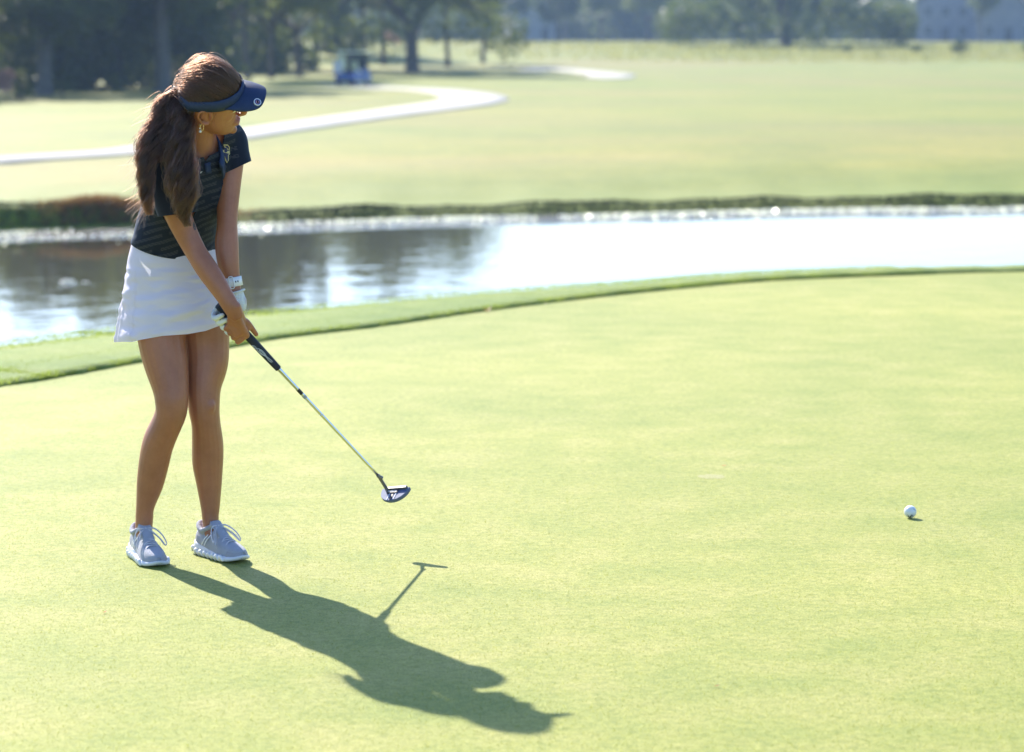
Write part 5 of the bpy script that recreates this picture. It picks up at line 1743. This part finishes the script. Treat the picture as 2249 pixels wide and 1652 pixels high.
# ------------------------------------------------------------------ ball
bp_ = W(1999, 1131, 9.125); bp_.z = .0225
ball = thing('golf_ball', 'white golf ball rolling alone on the green at the right', 'golf ball', bp_)
bm = bmesh.new(); bmesh.ops.create_icosphere(bm, subdivisions=5, radius=.02135)
k = np.arange(330) + .5; ph = np.arccos(1 - 2 * k / 330); th = math.pi * (1 + 5 ** .5) * k
DP = np.column_stack([np.cos(th) * np.sin(ph), np.sin(th) * np.sin(ph), np.cos(ph)])
V = np.array([v.co for v in bm.verts]); Vn = V / np.linalg.norm(V, axis=1)[:, None]
ds = np.arccos(np.clip((Vn @ DP.T).max(1), -1, 1)) * .02135
dep = .00032 * np.clip(1 - (ds / .0018) ** 2, 0, 1)
for v, n_, d_ in zip(bm.verts, Vn, dep): v.co = Vector(n_ * (.02135 - d_))
cover = bm_obj('cover', bm, mat('ball_white', (0.72, 0.75, 0.78), 0.28, 0.5), ball, True)
def ball_mark(pts, r, m, nm):
    g = Geo(); path = []
    for x, z in pts:
        y = -math.sqrt(max(0, .0215 ** 2 - x * x - z * z)); path.append((x, y, z))
    g.tube(path, r, [q * .3 for q in r], (1, 0, .2), 8); o = g.obj(nm, m); o.parent = ball
ball_mark([(-.0115, -.006), (-.0085, -.0115), (-.005, -.0165), (-.0012, -.0178), (.0, -.012), (.0022, -.0076), (.0055, -.0100), (.008, -.0128)], [.0006, .0014, .0016, .0020, .0018, .0013, .0012, .0014], M_dark, 'ball_stripe')
ball_mark([(.006, .0125), (.011, .011), (.0145, .008), (.0155, .005)], [.0006, .0012, .0012, .0006], mat('ball_print', (0.10, 0.22, 0.40), 0.4), 'ball_print')

# ------------------------------------------------------------------ golf cart
def golf_cart():
    p = GT(776, 189); d = p.y
    t = thing('golf_cart', 'small blue and white golf cart on the far path by the slim trunk', 'golf cart', p, math.radians(-22))
    M_body = mat('cart_blue', (0.09, 0.19, 0.50), 0.25, 0.6); M_cw = blade_mat('cart_white', (0.80, 0.80, 0.80), (0.84, 0.84, 0.84), 0.6, 3.0)
    M_seat = mottled('seat_vinyl', (0.62, 0.60, 0.58), (0.68, 0.66, 0.63), 6, 0.5); M_tyre = mat('tyre_rubber', (0.018, 0.018, 0.02), 0.85); M_rim = mat('wheel_rim', (0.55, 0.55, 0.56), 0.35, 0.5, 0.8)
    # forward is +Y; the body in side profile, made wide
    prof_ = [(-1.12, .36), (-1.15, .62), (-.98, .78), (-.55, .80), (-.42, .60), (-.05, .42), (.30, .42), (.42, .62), (.62, .92), (.80, .86), (1.12, .58), (1.14, .34), (.4, .28), (-.6, .28)]
    g = Geo(); rr = []
    for x, k_ in ((-.60, .97), (-.56, 1.0), (0, 1.0), (.56, 1.0), (.60, .97)):
        rr.append([(x, y * k_, .30 + (z - .30) * k_ + .0) for y, z in prof_])
    g.rings(rr); g.obj('cart_body', M_body, t, False)
    bm = bmesh.new(); box(bm, 0, -.30, .80, 1.08, .52, .14, .04); bm_obj('seat', bm, M_seat, t)
    bm = bmesh.new(); box(bm, 0, -.60, 1.12, 1.10, .11, .52, .04, Matrix.Rotation(math.radians(10), 4, 'X')); bm_obj('seat_back', bm, M_cw, t)
    bm = bmesh.new(); box(bm, 0, -.02, 1.86, 1.22, 1.95, .07, .03); bm_obj('roof', bm, M_cw, t)
    for sx in (-1, 1):
        for y0, z0, y1 in ((-.92, .75, -.82), (.62, .90, .74)):
            g = Geo(); g.tube([(sx * .56, y0, z0), (sx * .56, y1, 1.83)], .022, None, (1, 0, 0), 8); g.obj('roof_post', M_dark, t)
    bm = bmesh.new(); box(bm, 0, .66, 1.36, 1.06, .012, .86, 0, Matrix.Rotation(math.radians(-7), 4, 'X')); bm_obj('windscreen', bm, M_pane, t)
    g = Geo(); g.tube([(-.28, .28, 1.02), (-.28, .48, .80)], .018, None, (1, 0, 0), 8); o = g.obj('steering_column', M_dark, t)
    g = Geo(); g.tube([(-.28 + .17 * math.cos(a), .27 + .06 * math.sin(a), 1.03 + .15 * math.sin(a)) for a in np.linspace(0, 2 * math.pi, 17)], .015, None, (0, 1, 0), 8, res=34); g.obj('steering_wheel', M_dark, t)
    for sx in (-1, 1):
        for y in (-.80, .82):
            c = (sx * .50, y, .235)
            g = Geo(); g.tube([(c[0] - .10, y, c[2]), (c[0] - .07, y, c[2]), (c[0] + .07, y, c[2]), (c[0] + .10, y, c[2])], [.19, .235, .235, .19], None, (0, 0, 1), 20); w_ = g.obj('wheel', M_tyre, t)
            g = Geo(); g.tube([(c[0] - .105, y, c[2]), (c[0] + .105, y, c[2])], .12, None, (0, 0, 1), 16); r_ = g.obj('rim', M_rim); r_.parent = w_
    bm = bmesh.new(); box(bm, 0, -1.02, .86, 1.0, .28, .10, .03); bm_obj('bag_rack', bm, M_dark, t)
    bm = bmesh.new(); box(bm, -.34, -1.21, 1.02, .56, .12, .62, .03); bm_obj('cooler_box', bm, mat('cooler_white', (.85, .85, .86), .4), t)
    for sx in (-1, 1):
        bm = bmesh.new(); box(bm, sx * .42, -1.165, .62, .14, .02, .07, .01); bm_obj('tail_light', bm, mat('tail_red', (.35, .02, .02), .3), t)
    for sx, m_, lab in ((-.27, M_cw, 'white golf bag standing on the left of the cart rack'), (.27, M_dark, 'dark golf bag standing on the right of the cart rack')):
        q = Matrix.Translation(p) @ Matrix.Rotation(math.radians(-22), 4, 'Z')
        b_ = thing('golf_bag', lab, 'golf bag', q @ Vector((sx, -1.04, .91)), math.radians(-22), 'golf bags on the cart')
        g = Geo(); g.tube([(0, 0, 0), (0, .02, .4), (0, .06, .82)], [.14, .15, .16], [.12, .13, .14], (1, 0, 0), 14); g.obj('bag_body', m_, b_)
        g = Geo(); g.tube([(0, -.14, .12), (0, -.15, .3), (0, -.11, .5)], [.10, .11, .09], [.04, .05, .03], (1, 0, 0), 10); g.obj('pocket', m_, b_)
        for k_ in range(4):
            g = Geo(); x = (k_ - 1.5) * .055
            g.tube([(x, .06, .6), (x * 1.3, .07, 1.0 + .04 * (k_ % 2))], .009, None, (1, 0, 0), 6); g.tube([(x * 1.3 - .03, .07, 1.0 + .04 * (k_ % 2)), (x * 1.3 + .05, .07, 1.03 + .04 * (k_ % 2))], .02, None, (0, 0, 1), 7)
            o = g.obj('club', M_chrome, b_); o['kind'] = 'stuff'
    return t
golf_cart()

# ------------------------------------------------------------------ small things lying about
def leaf(px, py, size, colr, label, z=0.004, rot=0.0, curl=.3):
    p = G(px, py, z)
    t = thing('fallen_leaf', label, 'leaf', p, rot, 'fallen leaves on the green')
    v, f = [], []
    for i, u in enumerate(np.linspace(-1, 1, 7)):
        w_ = .42 * (1 - u * u) ** .8 + .02
        for s_ in (-1, 0, 1):
            v.append((u * size, s_ * w_ * size, size * (curl * (u * u) + .35 * abs(s_) * w_ + .02)))
    for i in range(6):
        for j in range(2):
            a = i * 3 + j; f.append((a, a + 1, a + 4, a + 3))
    o = mesh_obj('leaf_blade', v, f, blade_mat('leaf_' + str(px), colr, tuple(c * 1.25 for c in colr), .35, 40), t)
    g = Geo(); g.tube([(size, 0, size * curl), (size * 1.5, size * .1, size * curl * 1.1)], [size * .05, size * .03], None, (0, 0, 1), 5); g.obj('stalk', M_bark, t)
leaf(1590, 1023, .010, (.42, .12, .05), 'small orange red leaf on the green below the middle distance, right of centre', rot=.2)
leaf(230, 1345, .009, (.38, .14, .06), 'tiny reddish leaf on the green left of the golfer\'s shadow', rot=1.1)
leaf(575, 991, .008, (.40, .18, .08), 'tiny brown leaf on the green right of the golfer\'s legs', rot=2.0)
leaf(1574, 1507, .008, (.30, .12, .06), 'tiny dark red leaf on the green right of the head of the shadow', rot=.5)
leaf(737, 743, .011, (.50, .28, .14), 'pale orange leaf on the green close under the fringe', rot=.9)
leaf(1070, 683, .030, (.28, .11, .05), 'brown leaf standing caught in the cut edge of the fringe', z=.012, rot=.4, curl=.8)
leaf(1198, 668, .016, (.45, .40, .34), 'pale dry leaf lying in the cut edge of the fringe', z=.012, rot=1.4)

# pale scar where a ball has landed
p = G(1562, 1047, 0.0)
bmk = [(0.052 * (1 + .35 * noise.noise((i * .9, 2.0, 0))) * math.cos(t), 0.075 * (1 + .4 * noise.noise((i * .9, 7.0, 0))) * math.sin(t)) for i, t in enumerate(np.linspace(0, 2 * math.pi, 18, endpoint=False))]
v = [(x, y * .7, 0.0006) for x, y in bmk] + [(x * .55, y * .4, 0.0012) for x, y in bmk] + [(0, 0, 0.0004)]
f = [(i, (i + 1) % 18, 18 + (i + 1) % 18, 18 + i) for i in range(18)] + [(18 + i, 18 + (i + 1) % 18, 36) for i in range(18)]
o = mesh_obj('ball_mark', v, f, mottled('dry_turf', (0.27, 0.275, 0.085), (0.38, 0.36, 0.18), 60, 0.9, bump=.5, bscale=200))
o.location = p; tag(o, 'pale dry ball mark on the green just below the orange red leaf', 'ball mark')

# added white flecks that stand in for sun glints off the far bank, and one pale patch by itself
M_white_fleck = blade_mat('white_fleck', (0.78, 0.78, 0.80), (0.82, 0.82, 0.84), 0.5, 5.0)
M_white_fleck.node_tree.nodes['Principled BSDF'].inputs['Roughness'].default_value = 0.15
def domes(name, P, rad, hgt):
    n = len(P); ns = 7
    a = np.linspace(0, 2 * math.pi, ns, endpoint=False)
    V = []; F = []
    tmpl = []
    for q, h_ in ((1.0, -.1), (.78, .6), (.36, .93)):
        tmpl += [(q * math.cos(t), q * math.sin(t), h_) for t in a]
    tmpl.append((0, 0, 1.0)); tmpl = np.array(tmpl); m_ = len(tmpl)
    tf = []
    for k_ in range(2):
        for j in range(ns):
            tf.append((k_ * ns + j, k_ * ns + (j + 1) % ns, (k_ + 1) * ns + (j + 1) % ns)); tf.append((k_ * ns + j, (k_ + 1) * ns + (j + 1) % ns, (k_ + 1) * ns + j))
    for j in range(ns): tf.append((2 * ns + j, 2 * ns + (j + 1) % ns, 3 * ns))
    tf = np.array(tf)
    V = P[:, None, :] + tmpl[None] * np.stack([rad, rad, hgt], 1)[:, None, :]
    F = tf[None] + (np.arange(n) * m_)[:, None, None]
    o = mesh_obj(name, V.reshape(-1, 3), F.reshape(-1, 3), M_white_fleck); return o
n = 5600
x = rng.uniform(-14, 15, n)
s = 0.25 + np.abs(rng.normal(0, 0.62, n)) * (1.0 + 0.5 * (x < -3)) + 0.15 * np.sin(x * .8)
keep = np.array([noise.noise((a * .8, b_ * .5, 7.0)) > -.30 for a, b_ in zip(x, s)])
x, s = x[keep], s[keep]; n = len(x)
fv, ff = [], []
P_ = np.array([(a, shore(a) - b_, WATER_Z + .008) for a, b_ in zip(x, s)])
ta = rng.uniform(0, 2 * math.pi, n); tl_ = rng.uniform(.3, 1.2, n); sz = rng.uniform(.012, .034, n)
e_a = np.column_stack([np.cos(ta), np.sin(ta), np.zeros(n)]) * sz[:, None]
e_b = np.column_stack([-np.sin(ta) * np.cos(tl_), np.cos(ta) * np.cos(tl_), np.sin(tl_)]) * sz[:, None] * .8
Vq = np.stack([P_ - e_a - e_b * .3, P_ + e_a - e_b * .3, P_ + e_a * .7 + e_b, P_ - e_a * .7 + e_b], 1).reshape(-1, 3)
o = mesh_obj('glint_flecks', Vq, np.arange(n * 4).reshape(-1, 4), M_white_fleck); tag(o, kind='stuff')
p = G(147, 621, WATER_Z)
o = domes('white_patch', np.array([(0, 0, 0), (.05, .1, 0), (-.06, .05, 0), (.22, .05, 0), (.27, .0, 0)]) + 0.0, np.array([.07, .05, .05, .03, .03]), np.array([.05, .035, .03, .015, .015]))
o.location = p; tag(o, 'small white patch floating alone on the dark water left of the golfer', 'white patch')
# ------------------------------------------------------------------ air
bm = bmesh.new()
box(bm, 0, 430, 8.0, 1500, 1100, 26.0)
M_haze = bpy.data.materials.new('haze_air'); M_haze.use_nodes = True
nt = M_haze.node_tree
nt.nodes.remove(nt.nodes['Principled BSDF'])
pv = nd(nt, 'ShaderNodeVolumePrincipled')
pv.inputs['Color'].default_value = (0.42, 0.62, 1.0, 1)
pv.inputs['Density'].default_value = 0.00028
pv.inputs['Anisotropy'].default_value = 0.3
nt.links.new(pv.outputs[0], nt.nodes['Material Output'].inputs['Volume'])
haze = bm_obj('haze', bm, M_haze); tag(haze, kind='stuff')
